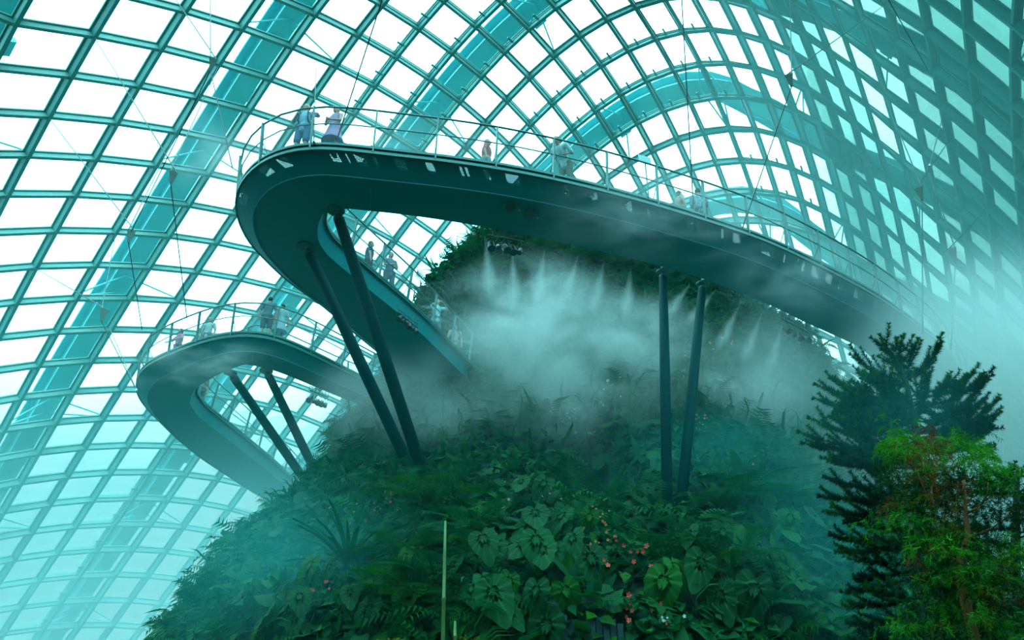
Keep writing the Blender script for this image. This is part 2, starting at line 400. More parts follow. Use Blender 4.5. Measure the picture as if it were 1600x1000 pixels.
def skywalk(label, outer, inner, perforated, rails=True):
    O = smooth_list(catmull(outer, .3), 4); I = smooth_list([nearest(p, inner) for p in O], 6)
    n = len(O); base = O[n//2].copy(); base.z = DZ-.8
    root = empty('skywalk', base); tag(root, label, 'walkway', 'raised walkways')
    In = [(I[k]-O[k]).normalized() for k in range(n)]; up = UP
    wdt = [(I[k]-O[k]).length for k in range(n)]
    OB = [O[k]+In[k]*min(.5, wdt[k]*.28)-up*.55 for k in range(n)]; IB = [I[k]-In[k]*.12-up*.62 for k in range(n)]
    OT = [p-up*.17 for p in O]; IT = [p-up*.1 for p in I]
    def strip(A, B, flip=False):
        m = MB(); m.add(A+B, [(k, k+1, n+k+1, n+k) if not flip else (n+k, n+k+1, k+1, k) for k in range(n-1)]); return m
    gap = .62 if perforated else .02
    m = MB(); D0 = [O[k]+In[k]*min(gap, wdt[k]*.4) for k in range(n)]; D1 = [I[k]-In[k]*.02 for k in range(n)]
    m.add([p+up*0 for p in D0]+[p for p in D1]+[p-up*.06 for p in D0]+[p-up*.06 for p in D1],
          [(k, n+k, n+k+1, k+1) for k in range(n-1)]+[(2*n+k, 2*n+k+1, 3*n+k+1, 3*n+k) for k in range(n-1)]+[(k, k+1, 2*n+k+1, 2*n+k) for k in range(n-1)]+[(n+k, 3*n+k, 3*n+k+1, n+k+1) for k in range(n-1)])
    m.build('deck', DECK_P, root, org=base)
    # soffit with fine expansion joints: one panel per 2.4 m
    k = 0; per = 8
    while k < n-1:
        e = min(k+per, n-1); m = MB(); g = .004
        A = [OB[q] for q in range(k, e+1)]; B = [IB[q] for q in range(k, e+1)]
        A[0] = A[0].lerp(A[1], g*3); B[0] = B[0].lerp(B[1], g*3); c = len(A)
        m.add(A+B+[p+up*.04 for p in A+B], [(q, q+1, c+q+1, c+q) for q in range(c-1)]+[(2*c+q, 3*c+q, 3*c+q+1, 2*c+q+1) for q in range(c-1)]+[(0, c, 3*c, 2*c), (c-1, 3*c-1, 4*c-1, 2*c-1)])
        m.build('soffit_panel', DECK_D, root, org=base); k = e
    m = MB(); m.add(OT+OB, [(q, q+1, n+q+1, n+q) for q in range(n-1)])
    me = np_mesh('side_panel', [tuple(p-base) for p in OT+OB], [(q, q+1, n+q+1, n+q) for q in range(n-1)], True,
                 uv=[(q*.3, 0) for q in range(n)]+[(q*.3, .62) for q in range(n)])
    if perforated:
        mid = [a.lerp(b, .52) for a, b in zip(OT, OB)]; top = [a.lerp(b, .12) for a, b in zip(OT, OB)]
        fs = [(q, q+1, n+q+1, n+q) for q in range(n-1)]
        for nm, A, B, M, u0, u1 in (('side_panel', OT, top, DECK_P, 0, .07), ('perforated_panel', top, mid, PERF, .07, .32), ('side_panel', mid, OB, DECK_P, .32, .62)):
            me = np_mesh(nm, [tuple(p-base) for p in A+B], fs, True, uv=[(q*.3, u0) for q in range(n)]+[(q*.3, u1) for q in range(n)])
            link(nm, me, M, root)
    else: link('side_panel', me, DECK_P, root)
    m = strip(IT, IB); m.build('side_panel', DECK_P, root, smooth=True, org=base)
    # inner web closing the hollow behind the open strip
    m = MB(); m.sweep(O, up, [(-.03, -.03), (.05, -.03), (.05, .04), (-.03, .04)]); m.sweep([p-up*.15 for p in O], up, [(-.03, -.04), (.05, -.04), (.05, .04), (-.03, .04)])
    m.build('edge_trim', TRIM, root, org=base)
    m = MB(); m.sweep(O, up, [(0.02, -.16), (.04, -.16), (.04, 0), (.02, 0)]); m.sweep(I, up, [(-.04, -.16), (-.02, -.16), (-.02, 0), (-.04, 0)]); m.build('recess_band', DECK_P, root, org=base)
    m = MB(); m.sweep(I, up, [(-.05, -.03), (.03, -.03), (.03, .04), (-.05, .04)]); m.sweep([p-up*.12+d*.04 for p, d in zip(I, In)], up, [(-.03, -.03), (.03, -.03), (.03, .02), (-.03, .02)])
    m.build('edge_trim', TRIM, root, org=base)
    m = MB(); m.sweep([p+up*.005 for p in OB], up, [(-.02, -.02), (.02, -.02), (.02, .02), (-.02, .02)]); m.build('crease_strip', DECK_P, root, org=base)
    for side, P, sg in (('outer', O, -1), ('inner', I, 1)):
        lean = [In[k]*sg*.12 for k in range(n)]
        m = MB(); top = [P[k]+lean[k]+up*1.12 for k in range(n)]; midr = [P[k]+lean[k]*.55+up*.62 for k in range(n)]
        top, midr = smooth_list(top, 3), smooth_list(midr, 3)
        m.tube(top[::2]+[top[-1]], .027, 6); m.tube(midr[::2]+[midr[-1]], .018, 5)
        rl = m.build('railing', RAIL, root, smooth=True, org=base)
        acc = 1.0
        for k in range(1, n):
            acc += (P[k]-P[k-1]).length
            if acc >= 1.4:
                acc = 0; m = MB(); q = P[k]-up*.12; m.sweep([q, P[k]+lean[k]*1.0+up*1.12], (P[k]-P[k-1]).normalized(), [(-.04, -.02), (.04, -.02), (.04, .02), (-.04, .02)])
                m.tube([P[k]+In[k]*(-sg)*.3+up*.02, P[k]+lean[k]*.6+up*.6], .012, 5)
                m.build('post', RAIL, rl, org=base)
        m = MB(); lo = [P[k]+up*.08 for k in range(n)]; hi = [P[k]+lean[k]*.97+up*1.08 for k in range(n)]
        m.add(lo+hi, [(q, q+1, n+q+1, n+q) for q in range(n-1)]); m.build('mesh_infill', NET, rl, org=base)
    return root, O, I, In
up_outer_px = [(1548, 700), (1540, 655), (1520, 610), (1475, 540), (1430, 502), (1375, 462), (1300, 420), (1200, 372), (1100, 337), (1000, 307), (900, 281), (800, 260), (700, 245),
               (620, 236), (560, 229), (520, 225), (480, 224), (440, 232), (410, 245), (385, 268), (370, 297), (372, 330), (390, 370), (418, 400), (450, 431), (505, 470), (545, 505), (600, 550), (655, 592), (690, 620)]
up_inner_px = [(1448, 720, .63), (1440, 690, .63), (1400, 605, .63), (1340, 545, .63), (1250, 505, .63), (1200, 480, .63), (1100, 440, .63), (1000, 412, .63), (900, 388, .63), (800, 368, .63), (740, 356, .63), (640, 341, .63), (540, 329, .6),
               (512, 331, .5), (505, 340, .3), (507, 352, .1), (520, 368, 0), (560, 403, 0), (640, 470, 0), (663, 492, 0), (740, 572, 0), (765, 592, 0)]
def P2(l): return [Vector((*at_z(a, b, DZ).xy, DZ)) for a, b in l]
def P3(l): return [Vector((*at_z(a, b, DZ-c).xy, DZ)) for a, b, c in l]
W1 = skywalk('upper skywalk, the long hairpin band crossing the middle of the dome', P2(up_outer_px), P3(up_inner_px), True)
lo_outer_px = [(640, 622), (590, 600), (540, 575), (480, 545), (430, 524), (390, 518), (345, 522), (300, 535), (245, 558), (222, 575), (214, 600), (225, 625), (250, 652), (290, 690), (340, 725), (400, 763), (480, 802), (520, 815)]
lo_inner_px = [(610, 650, .63), (560, 634, .63), (520, 620, .63), (470, 598, .63), (430, 582, .63), (412, 577, .63), (385, 572, .63), (362, 580, .63), (340, 590, .63), (310, 601, .4), (305, 612, .1), (320, 630, 0), (370, 670, 0), (430, 720, 0), (500, 790, 0), (530, 810, 0)]
W2 = skywalk('small hairpin skywalk low beside the glass on the dim side of the mountain', P2(lo_outer_px), P3(lo_inner_px), False)

# ------------------------------------------------------------------ planted mountain
YC = 32.
silL = [(250, 1150), (340, 1000), (375, 920), (425, 862), (480, 822), (512, 775), (538, 700), (575, 650), (610, 590), (655, 470), (700, 420), (745, 378), (790, 345), (850, 318)]
silR = [(1500, 1150), (1450, 1000), (1420, 900), (1395, 800), (1355, 700), (1310, 645), (1272, 588), (1226, 530), (1188, 502), (1130, 455), (1060, 400), (990, 350), (930, 325), (880, 318)]
def silf(l):
    q = sorted([(at_y(a, b, YC).z, at_y(a, b, YC).x) for a, b in l]); z, x = zip(*q)
    return np.array(z), np.array(x)
zl, xl = silf(silL); zr, xr = silf(silR); ZTOP = min(zl[-1], zr[-1])
fz = [0, 3, 4.8, 8, 11, 14.8, 20, 24, 28]; fy = [14.5, 14.8, 15.8, 19.2, 22.2, 26, 28.8, 30.4, 31.6]
_n = [(rng.normal(size=3), rng.uniform(0, 6.28)) for _ in range(40)]
def wob(x, y, z):
    s = 0
    for q, (d, ph) in enumerate(_n):
        fr = .35*1.11**(q % 20)*(1 if q < 20 else 2.3); s = s+np.sin((x*d[0]+y*d[1]+z*d[2])*fr+ph)/(1+.18*(q % 20)+(q >= 20)*1.5)
    return s*.085
def mount(th, z):
    """th: 0 faces the viewer, positive to the right"""
    x0 = np.interp(z, zl, xl); x1 = np.interp(z, zr, xr); yf = np.interp(z, fz, fy)
    cx = np.clip((x0+x1)/2, x0, x1); ax = (x1-x0)/2*.985; ay = YC-yf
    k = 2.15
    s, c = np.sin(th), np.cos(th)
    x = cx+ax*np.sign(s)*np.abs(s)**(2/k); y = YC-ay*np.sign(c)*np.abs(c)**(2/k)
    nx, ny = np.sin(th), -np.cos(th); w = wob(x, y, z*1.1)
    # the dark hollow behind the ledge
    hollow = np.exp(-(((x-cave.x)/1.5)**2+((z-cave.z)/1.5)**2))*(c > 0)*2.0
    w = w-hollow
    return x+nx*w, y+ny*w, z+w*.15
cave = at_y(935, 745, 21.5)
TH = np.linspace(-math.pi, math.pi, 241); ZZ = np.linspace(0, ZTOP, 150)
tg, zg = np.meshgrid(TH[:-1], ZZ, indexing='xy'); mx_, my_, mz_ = mount(tg, zg)
V = np.stack([mx_, my_, mz_], -1).reshape(-1, 3); nr_, nc_ = tg.shape
F = [(a*nc_+b_, a*nc_+(b_+1) % nc_, (a+1)*nc_+(b_+1) % nc_, (a+1)*nc_+b_) for a in range(nr_-1) for b_ in range(nc_)]
ROCK = mat('mossy_rock', (.008, .028, .018), .95, noise=(2.2, (.014, .05, .026), .25), bump=.8)
me = np_mesh('planted_mountain', V, F, True)
mountain = link('planted_mountain', me, ROCK); tag(mountain, 'steep moss-dark planted mountain rising under the upper skywalk', 'mountain'); mountain['kind'] = 'structure'
BV = BVHTree.FromPolygons([Vector(v) for v in V.tolist()], F)
def hit(px, py):
    h = BV.ray_cast(EYEV, ray(px, py).normalized(), 200)
    return (h[0], h[1] if h[1].dot(ray(px, py)) < 0 else -h[1]) if h[0] else (None, None)

# ------------------------------------------------------------------ struts under the decks
def strut(name_label, a, b, r):
    base = b.copy(); root = empty('support_strut', base); tag(root, name_label, 'strut', 'slanting steel struts')
    m = MB(); d = (b-a); m.tube([a+d*.03, a+d*.5, b+d*.0], [r*.9, r*1.04, r], 14); m.build('shaft', POSTM, root, smooth=True, org=base)
    m = MB(); s = d.cross(UP).normalized()
    m.box(a+d.normalized()*.05, (r*1.1, .04, .5), s, s.cross(d).normalized(), d.normalized()); m.disc(a+Vector((0, 0, -.01)), UP, r*1.5, .05, 14); m.ball(a+d*.03, r*.92, 10, 6)
    m.build('top_bracket', TRIM, root, org=base)
    m = MB(); m.disc(b, UP, r*1.8, .1, 14); m.build('base_plate', POSTM, root, org=base)
SB = DZ-.6
a_, _ = hit(652, 757); b_, _ = hit(668, 762); c_, _ = hit(1043, 800); d_, _ = hit(1063, 800); e_ = at_y(508, 797, 30.5); f_ = at_y(518, 790, 30.8)
strut('hairpin strut rising to the inner edge of the long deck, right of its twin', at_z(525, 328, SB), b_, .155)
strut('hairpin strut whose head sits mid-underside of the receding deck', at_z(478, 384, SB), a_, .155)
strut('near-vertical strut under the long deck, the one nearer the spotlight row', at_z(1036, 424, SB), c_, .13)
strut('strut under the long deck leaning away at the top, nearer the conifer', at_z(1098, 443, SB), d_, .13)
strut('strut of the small skywalk starting at the inner bend of its deck', at_z(360, 582, SB), e_, .16)
strut('strut of the small skywalk starting past the bend beside its lamp row', at_z(416, 579, SB), f_, .16)

# ------------------------------------------------------------------ foliage: leaves too many to count
VM = np.array(V); FM = np.array(F)
qa, qb, qc, qd = (VM[FM[:, k]] for k in range(4))
qn = np.cross(qc-qa, qd-qb); area = np.linalg.norm(qn, axis=1)/2; qn = qn/np.maximum(np.linalg.norm(qn, axis=1)[:, None], 1e-9)
qm = (qa+qb+qc+qd)/4
out_ = (qm-np.array([0, 0, 0])); cxy = np.stack([np.interp(qm[:, 2], zl, xl)/2+np.interp(qm[:, 2], zr, xr)/2, np.full(len(qm), YC), qm[:, 2]-3], 1)
sg_ = np.sign(((qm-cxy)*qn).sum(1)); qn = qn*sg_[:, None]
view = qm-np.array([0, 0, EYE]); face = (view*qn).sum(1)/np.linalg.norm(view, axis=1)
okq = (face < .35) & (qm[:, 2] > 1.2)
dcave = np.exp(-(((qm[:, 0]-cave.x)/1.3)**2+((qm[:, 2]-cave.z)/1.1)**2))
def sample(n, wfun=None):
    w = area*okq*(1-.97*(dcave > .45))
    if wfun is not None: w = w*wfun(qm)
    k = rng.choice(len(w), n, p=w/w.sum()); u = rng.random((n, 1)); v = rng.random((n, 1))
    p = (qa[k]*(1-u)+qb[k]*u)*(1-v)+(qd[k]*(1-u)+qc[k]*u)*v
    return p, qn[k]
def normed(a): return a/np.maximum(np.linalg.norm(a, axis=1)[:, None], 1e-9)
LEAF2 = (np.array([(0, 0, 0), (-.33, .42, .07), (.33, .42, .07), (0, 1, -.1)]), np.array([(0, 2, 3), (0, 3, 1)]))
_hv = [(0, 0, .03)]; _hu = [(.5, 0)]
for _k in range(14):
    _t = -math.pi+2*math.pi*(_k+.5)/14; _r = np.interp(abs(math.degrees(_t)), [0, 20, 60, 110, 150, 180], [1.0, .72, .5, .47, .40, .12])
    _hv.append((_r*math.sin(_t)*.9, _r*math.cos(_t), -.05-.22*max(0, _r*math.cos(_t))**2+.03*(_k % 2))); _hu.append((_t/6.283+.5, 1))
HEART = (np.array(_hv), np.array([(0, _k, _k+1) for _k in range(1, 14)])); HEART_UV = np.array(_hu)
def frond_t(n=9, w=.3):
    v = []; f = []
    for k in range(n):
        y = .08+k/(n)*.9; z = .22*math.sin(y*2.6)-.28*y*y; l = w*math.sin(math.pi*min(1, .25+.75*(1-y)))*1.1+.02
        for s in (-1, 1):
            b_ = len(v); v += [(0, y-.035, z), (0, y+.035, z+.005), (s*l, y+.1, z-.08)]; f.append((b_, b_+1, b_+2))
    return np.array(v), np.array(f)
FROND = frond_t()
STRAP = (np.array([(-.04, 0, 0), (.04, 0, 0), (-.05, .45, .25), (.05, .45, .25), (-.03, .85, .2), (.03, .85, .2), (0, 1.05, .02)]),
         np.array([(0, 1, 3), (0, 3, 2), (2, 3, 5), (2, 5, 4), (4, 5, 6)]))
def scatter(name, tmpl, P, Nn, size, droop, matl, parent=None, kind='stuff', label=None, spread=.6, lift=.05, uvs=False):
    tv, tf = tmpl; n = len(P)
    d = normed(Nn*.55+rng.normal(size=(n, 3))*spread+np.array([0, 0, -droop]))
    nn = normed(Nn+np.array([0, -.1, .7])+rng.normal(size=(n, 3))*.35)
    side = normed(np.cross(d, nn)); nn = np.cross(side, d)
    s = size if np.ndim(size) else rng.uniform(size*.55, size*1.35, n)
    base = P+Nn*rng.uniform(0, lift, (n, 1))
    VV = base[:, None]+(side[:, None]*tv[None, :, :1]+d[:, None]*tv[None, :, 1:2]+nn[:, None]*tv[None, :, 2:3])*s[:, None, None]
    FF = tf[None]+np.arange(n)[:, None, None]*len(tv)
    uv = np.tile(HEART_UV, (n, 1)) if uvs else None
    me = np_mesh(name, VV.reshape(-1, 3), FF.reshape(-1, tf.shape[1]), False, uv)
    o = link(name, me, matl, parent); o['kind'] = kind
    if label: o['label'] = label
    return o
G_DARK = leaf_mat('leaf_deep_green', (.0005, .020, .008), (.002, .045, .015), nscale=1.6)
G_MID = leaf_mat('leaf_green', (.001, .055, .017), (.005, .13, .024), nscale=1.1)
G_VIV = leaf_mat('leaf_fresh_green', (.003, .07, .008), (.018, .15, .006), nscale=2.0)
G_OLV = leaf_mat('leaf_olive', (.04, .065, .003), (.10, .12, .004), nscale=2.0)
G_VEIN = leaf_mat('leaf_ribbed', (.001, .045, .014), (.002, .085, .02), vein=(.008, .13, .028), nscale=.7)
G_VEIN2 = leaf_mat('leaf_ribbed_fresh', (.003, .07, .008), (.008, .11, .009), vein=(.025, .16, .016), nscale=.7)
G_RUST = leaf_mat('leaf_rust', (.12, .035, .006), (.20, .045, .008), nscale=3)
near = lambda q: np.clip((15-q[:, 2])/10, .25, 1)
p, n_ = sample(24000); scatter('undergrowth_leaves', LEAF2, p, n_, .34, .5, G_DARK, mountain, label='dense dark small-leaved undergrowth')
p, n_ = sample(20000); scatter('creeper_leaves', LEAF2, p, n_, .30, .7, G_MID, mountain, lift=.25, label='mid green small-leaved creepers')
p, n_ = sample(5200, lambda q: (np.sin(q[:, 0]*1.1+q[:, 2]*.7) > .1)+.1); scatter('fern_cover', FROND, p, n_, .75, .35, G_MID, mountain, lift=.2, label='small ferns')
p, n_ = sample(7500, lambda q: (np.sin(q[:, 0]*.8-q[:, 2]*.9+1) > .0)+.25); scatter('heart_leaf_creepers', HEART, p, n_, .46, .9, G_VEIN, mountain, lift=.3, uvs=True, label='heart-leaved creepers')
p, n_ = sample(2600, lambda q: (q[:, 2] > 9)+.15); scatter('strap_leaf_tufts', STRAP, p, n_, .8, -.1, G_MID, mountain, spread=.8, lift=.1, label='tufts of strap leaves')
p, n_ = sample(900, near); scatter('fresh_heart_leaves', HEART, p, n_, .42, .9, G_VEIN2, mountain, lift=.35, uvs=True, label='lighter heart leaves')
p, n_ = sample(2600, near); scatter('fresh_leaves', LEAF2, p, n_, .3, .4, G_VIV, mountain, lift=.35, label='brighter new leaves')

# ------------------------------------------------------------------ single plants on the slope
_ha = [0, 7, 18, 36, 60, 90, 120, 140, 155, 168, 180]; _hr = [1.32, 1.08, .88, .70, .58, .53, .53, .52, .46, .32, .10]
def heart_leaf_mesh(name, m, bend=.0):
    """heart blade fanned from the stalk joint, ribs radiating; it hangs from the end of a curved stalk"""
    n = 48; rr = [0, .3, .6, .85, 1.0]; v = [(0, 0, .0)]; uv = [(.5, 0)]; f = []
    S = Vector((0, .42, .16))
    for k, q in enumerate(rr[1:]):
        for a in range(n):
            th = -math.pi+2*math.pi*(a+.5)/n; R_ = np.interp(abs(math.degrees(th)), _ha, _hr)*q
            R_ *= 1+(.03*math.sin(th*11) if q == 1 else 0); x, y = R_*math.sin(th), R_*math.cos(th)
            z = .024*q*q*math.cos(9*th)+.015*q-.16*x*x-(.24+bend)*max(0, y)**2-.06*max(0, -y)
            v.append((x, y, z)); uv.append((th/6.283+.5, q))
    vv = [(a[0], S.y+a[1]*.32+a[2]*.95, S.z-a[1]*.95+a[2]*.32) for a in v]
    f = [(0, 1+a, 1+(a+1) % n, 1+(a+1) % n) for a in range(n) if a != n-1]
    F_ = [(1+k*n+a, 1+k*n+(a+1) % n, 1+(k+1)*n+(a+1) % n, 1+(k+1)*n+a) for k in range(3) for a in range(n-1)]
    tri = [(0, 1+a, 2+a) for a in range(n-1)]
    stalk = MB(); stalk.tube([(0, 0, 0), (0, .2, .14), (0, .38, .2), tuple(S)], [.016, .013, .011, .008], 5, False)
    me = bpy.data.meshes.new(name); b0 = len(vv); me.from_pydata(vv+[tuple(p) for p in stalk.v], [], tri+F_+[tuple(b0+i for i in q) for q in stalk.f])
    uvs = uv+[(.5, .02)]*len(stalk.v); ul = me.uv_layers.new(name='UVMap')
    for lp in me.loops: ul.data[lp.index].uv = uvs[lp.vertex_index]
    me.polygons.foreach_set('use_smooth', [True]*len(me.polygons)); me.materials.append(m); return me
HL = [heart_leaf_mesh('heart_leaf', G_VEIN), heart_leaf_mesh('heart_leaf', G_VEIN2, .3), heart_leaf_mesh('heart_leaf', G_VEIN, -.3)]
def facing_basis(p, n):
    """z up, y outward"""
    y = Vector((n.x, n.y, 0)).normalized(); x = y.cross(UP)
    return x, y
def heart_plant(px, py, k, size, label, group='heart-leaved plants', m=None):
    p, n = hit(px, py)
    if p is None: return
    root = empty('heart_leaf_plant', p+n*.05); tag(root, label, 'plant', group)
    yaw0 = math.atan2(-n.x, n.y)
    for q in range(k):
        me = m if m else HL[(q+int(px)) % 3]
        o = bpy.data.objects.new('leaf', me); COL.objects.link(o); o.parent = root
        s = size*random.uniform(.40, .68)
        a_ = q*2.4; rr_ = .28+.42*(q % 3)/2; o.location = Vector((math.cos(a_)*rr_*size*math.cos(yaw0), math.cos(a_)*rr_*size*math.sin(yaw0), math.sin(a_)*rr_*size*1.15))+n*random.uniform(.0, .25)
        o.rotation_euler = (random.uniform(-.35, .35), random.uniform(-.45, .45), yaw0+random.uniform(-.8, .8)); o.scale = (s, s, s)
HP = [(830, 790, 6, .95, 'large ribbed heart leaves at the top of the tall heart-leaf cascade'),
      (848, 845, 5, 1.0, 'pair of broad heart leaves hanging mid-cascade beside the red-flowered bush'),
      (812, 895, 7, 1.0, 'heart-leaved plant low in the cascade with overlapping ribbed leaves'),
      (878, 890, 5, 1.0, 'narrow drooping heart leaves at the cascade edge above the grey slatted panel'),
      (815, 985, 6, 1.0, 'heart leaves at the foot of the cascade, next to the slatted panel'),
      (858, 955, 4, .8, 'heart-leaved plant directly above the grey slatted panel'),
      (740, 905, 4, .9, 'single-stemmed plant with three ribbed hearts against deep shade beside a green cane'),
      (765, 945, 4, .9, 'yellow-edged heart leaves hanging in deep shade beside the cascade'),
      (748, 980, 3, 1.0, 'big heart leaf with lobes near the short cane'),
      (760, 820, 4, .7, 'small heart-leaved plant just right of the spreading tree fern'),
      (800, 610, 7, .8, 'tier of round heart leaves where the hairpin deck meets the mountain'),
      (770, 640, 6, .8, 'heart leaves just below the end of the hairpin deck'),
      (845, 625, 6, .8, 'heart-leaved plant in the mist above the dark hollow'),
      (860, 655, 5, .7, 'ribbed heart leaves overhanging the dark hollow'),
      (820, 660, 6, .7, 'heart leaves with tiny white flowers beside them above the hollow'),
      (505, 925, 6, .8, 'heart-leaved plant with one long upright leaf, low on the misty flank'),
      (560, 960, 6, .8, 'paired heart leaves on the lower misty flank beside the fern bank'),
      (455, 975, 7, .8, 'heart leaves at the lowest corner of the misty flank'),
      (600, 985, 6, .9, 'ribbed heart leaves under the feathery fern bank'),
      (630, 920, 4, .8, 'leaning heart leaves between the rosette plant and the fern bank'),
      (420, 905, 6, .7, 'hazy heart leaves on the outline of the misty flank'),
      (395, 950, 6, .7, 'hazy heart leaves lowest on the mountain outline'),
      (450, 865, 5, .6, 'small hazy leaves on the outline under the strut feet'),
      (1100, 880, 5, .9, 'dim broad leaves in the blue haze below the near-vertical struts'),
      (1145, 960, 4, 1.0, 'large dim drooping leaf pair at the dark foot of the slope'),
      (1060, 925, 4, 1.0, 'wide dim leaf below the scattered red blooms'),
      (1200, 900, 5, .8, 'dim broad leaves close to the conifer trunk'),
      (980, 765, 4, .7, 'pale upright arum leaf beside the struts'),
      (1010, 795, 4, .7, 'arched arum leaf at the feet of the near-vertical struts'),
      (720, 655, 5, .6, 'misty heart leaves under the far end of the hairpin deck'),
      (690, 700, 5, .6, 'heart leaves just beside the leaning hairpin struts'),
      (900, 850, 4, .8, 'heart-leaved plant touching the red-flowered bush'),
      (1240, 840, 4, .8, 'dim leaves in haze between slope and conifer')]
for a in HP: heart_plant(*a)

def frond_mesh(name, m, n=20, w=.28):
    v = []; f = []
    def z(y): return .5*y-.62*y*y
    for k in range(n):
        y = .12+k/n*.88; l = w*math.sin(math.pi*min(1, .18+.82*(1-y)))**.8+.01
        for s in (-1, 1):
            # pinna: a narrow toothed blade
            for t in range(6):
                x0 = s*l*t/6; x1 = s*l*(t+1)/6; hw = .028*(1-t/6.5); yy = y+abs(x0)*.55
                b_ = len(v); v += [(x0, yy-.004, z(y)-abs(x0)*.25), (x1*.5+x0*.5, yy+hw+.008, z(y)-abs(x0)*.3), (x1, y+abs(x1)*.55, z(y)-abs(x1)*.27), (x1*.5+x0*.5, yy-hw+.012, z(y)-abs(x0)*.3)]
                f.append((b_, b_+1, b_+2, b_+3))
    b0 = len(v); st = MB(); st.tube([(0, y, z(y)) for y in (0, .15, .35, .6, .85, 1)], [.014, .012, .009, .007, .004, .002], 5, False)
    v += st.v; f += [tuple(b0+i for i in q) for q in st.f]
    me = np_mesh(name, v, f); me.materials.append(m); return me
FM1 = frond_mesh('fern_frond', G_VIV); FM2 = frond_mesh('fern_frond', G_MID)
def fern(px, py, k, size, label, me, name='tree_fern', group='arching ferns', tilt=.25):
    p, n = hit(px, py)
    if p is None: return
    root = empty(name, p+n*.1); tag(root, label, 'fern', group); yaw0 = math.atan2(-n.x, n.y)
    for q in range(k):
        o = bpy.data.objects.new('frond', me); COL.objects.link(o); o.parent = root; s = size*random.uniform(.8, 1.15)
        o.rotation_euler = (tilt+random.uniform(-.3, .25), random.uniform(-.2, .2), yaw0+(q/(k-1)-.5)*3.6+random.uniform(-.15, .15)); o.scale = (s, s, s)
for a in [(672, 800, 9, 1.5, 'spreading tree fern with wide arching fronds at the foot of the hairpin struts', FM1),
          (702, 862, 7, 1.15, 'bright fern fan crossed by the tall green cane', FM1),
          (735, 838, 7, 1.2, 'dim tree fern behind the bright fern fan', FM2),
          (625, 880, 8, 1.2, 'feathery bright green fern bank edge, beside the rosette plant', FM1),
          (645, 945, 9, 1.3, 'large feathery fern low beside the canes', FM1),
          (680, 925, 7, 1.2, 'dark fern hanging in shade under the bright fan', FM2),
          (715, 770, 7, 1.3, 'fern spreading above the tall cane', FM2),
          (1058, 872, 6, .9, 'small yellowish fern under the near-vertical struts', FM1),
          (1108, 905, 6, .9, 'small bright fern tuft in the blue-dark lower slope', FM1),
          (1130, 800, 8, 1.2, 'hazy tree fern just beyond the strut feet', FM2),
          (1170, 780, 8, 1.2, 'pale misty fern toward the conifer', FM2),
          (1220, 790, 7, 1.1, 'blurred fern in mist nearest the conifer', FM2),
          (1165, 880, 7, 1.1, 'dim fern below the misty ones', FM2),
          (955, 960, 7, .9, 'pale green fern tuft beside the slatted panel', FM2),
          (590, 690, 6, .9, 'misty fern on the flank outline left of the hairpin struts', FM2),
          (1180, 520, 6, 1.0, 'high fern under the long deck near the spray nozzles', FM2),
          (850, 395, 8, 1.3, 'bright green fern just under the long deck beside the hanging lamps', FM1),
          (930, 408, 8, 1.3, 'fern among the spray nozzles under the long deck', FM2)]: fern(*a)

def strap_mesh(name, m, w=.05, curl=.35):
    v = []; f = []; n = 8
    for k in range(n+1):
        y = k/n; ww = w*math.sin(math.pi*(.12+.86*y))**.7; z = .55*y-curl*y*y*1.2
        v += [(-ww, y, z+.015), (0, y, z-.01), (ww, y, z+.015)]
    for k in range(n):
        a = 3*k; f += [(a, a+1, a+4, a+3), (a+1, a+2, a+5, a+4)]
    me = np_mesh(name, v, f, True, [(c[0]+.5, c[1]) for c in v]); me.materials.append(m); return me
SM1 = strap_mesh('strap_leaf', G_MID, .035, .3); SM2 = strap_mesh('strap_leaf', G_MID, .04, .45); SM3 = strap_mesh('strap_leaf', G_VIV, .13, .35); SM4 = strap_mesh('strap_leaf', G_MID, .03, .25)
for px, py, k, s, lab, me in [(543, 895, 30, 1.5, 'large stiff blue-green rosette of sword leaves on the misty flank', SM1),
        (512, 845, 18, 1.0, 'smaller dark rosette just above the large sword-leaved one', SM1),
        (1098, 560, 12, .8, 'spiky rosette between the two near-vertical struts', SM2),
        (1068, 545, 10, .8, 'spiky tuft against the first near-vertical strut', SM2),
        (1158, 750, 6, .9, 'upright broad-bladed plant, light green, in haze beyond the struts', SM3),
        (1090, 735, 10, .8, 'loose rosette between the strut feet', SM2),
        (900, 545, 10, .9, 'rosette half lost in the thick mist', SM2),
        (975, 620, 10, .8, 'rosette left of the near-vertical struts in thin mist', SM2),
        (1215, 560, 9, .9, 'rosette high on the slope outline by the far lamp row', SM4),
        (660, 470, 12, 1.3, 'spiky palm-like crown beside the railing of the hairpin deck', SM4),
        (745, 385, 10, 1.1, 'spiky crown on the outline beside the hanging lamps', SM4),
        (530, 700, 5, 1.1, 'few long drooping blades on the hazy outline by the small skywalk', SM3),
        (590, 620, 8, 1.0, 'tuft of blades where the small skywalk reaches the slope', SM4)]:
    p, n = hit(px, py)
    if p is None:
        for dx in range(0, 90, 6):
            p, n = hit(px+dx, py+dx*.5)
            if p: break
    root = empty('rosette_plant', p+n*.05); tag(root, lab, 'plant', 'rosette plants'); yaw0 = math.atan2(-n.x, n.y)
    for q in range(k):
        o = bpy.data.objects.new('blade', me); COL.objects.link(o); o.parent = root; r = s*random.uniform(.8, 1.15)
        o.rotation_euler = (random.uniform(-.3, .9), 0, yaw0+q/k*6.283); o.scale = (r, r, r)

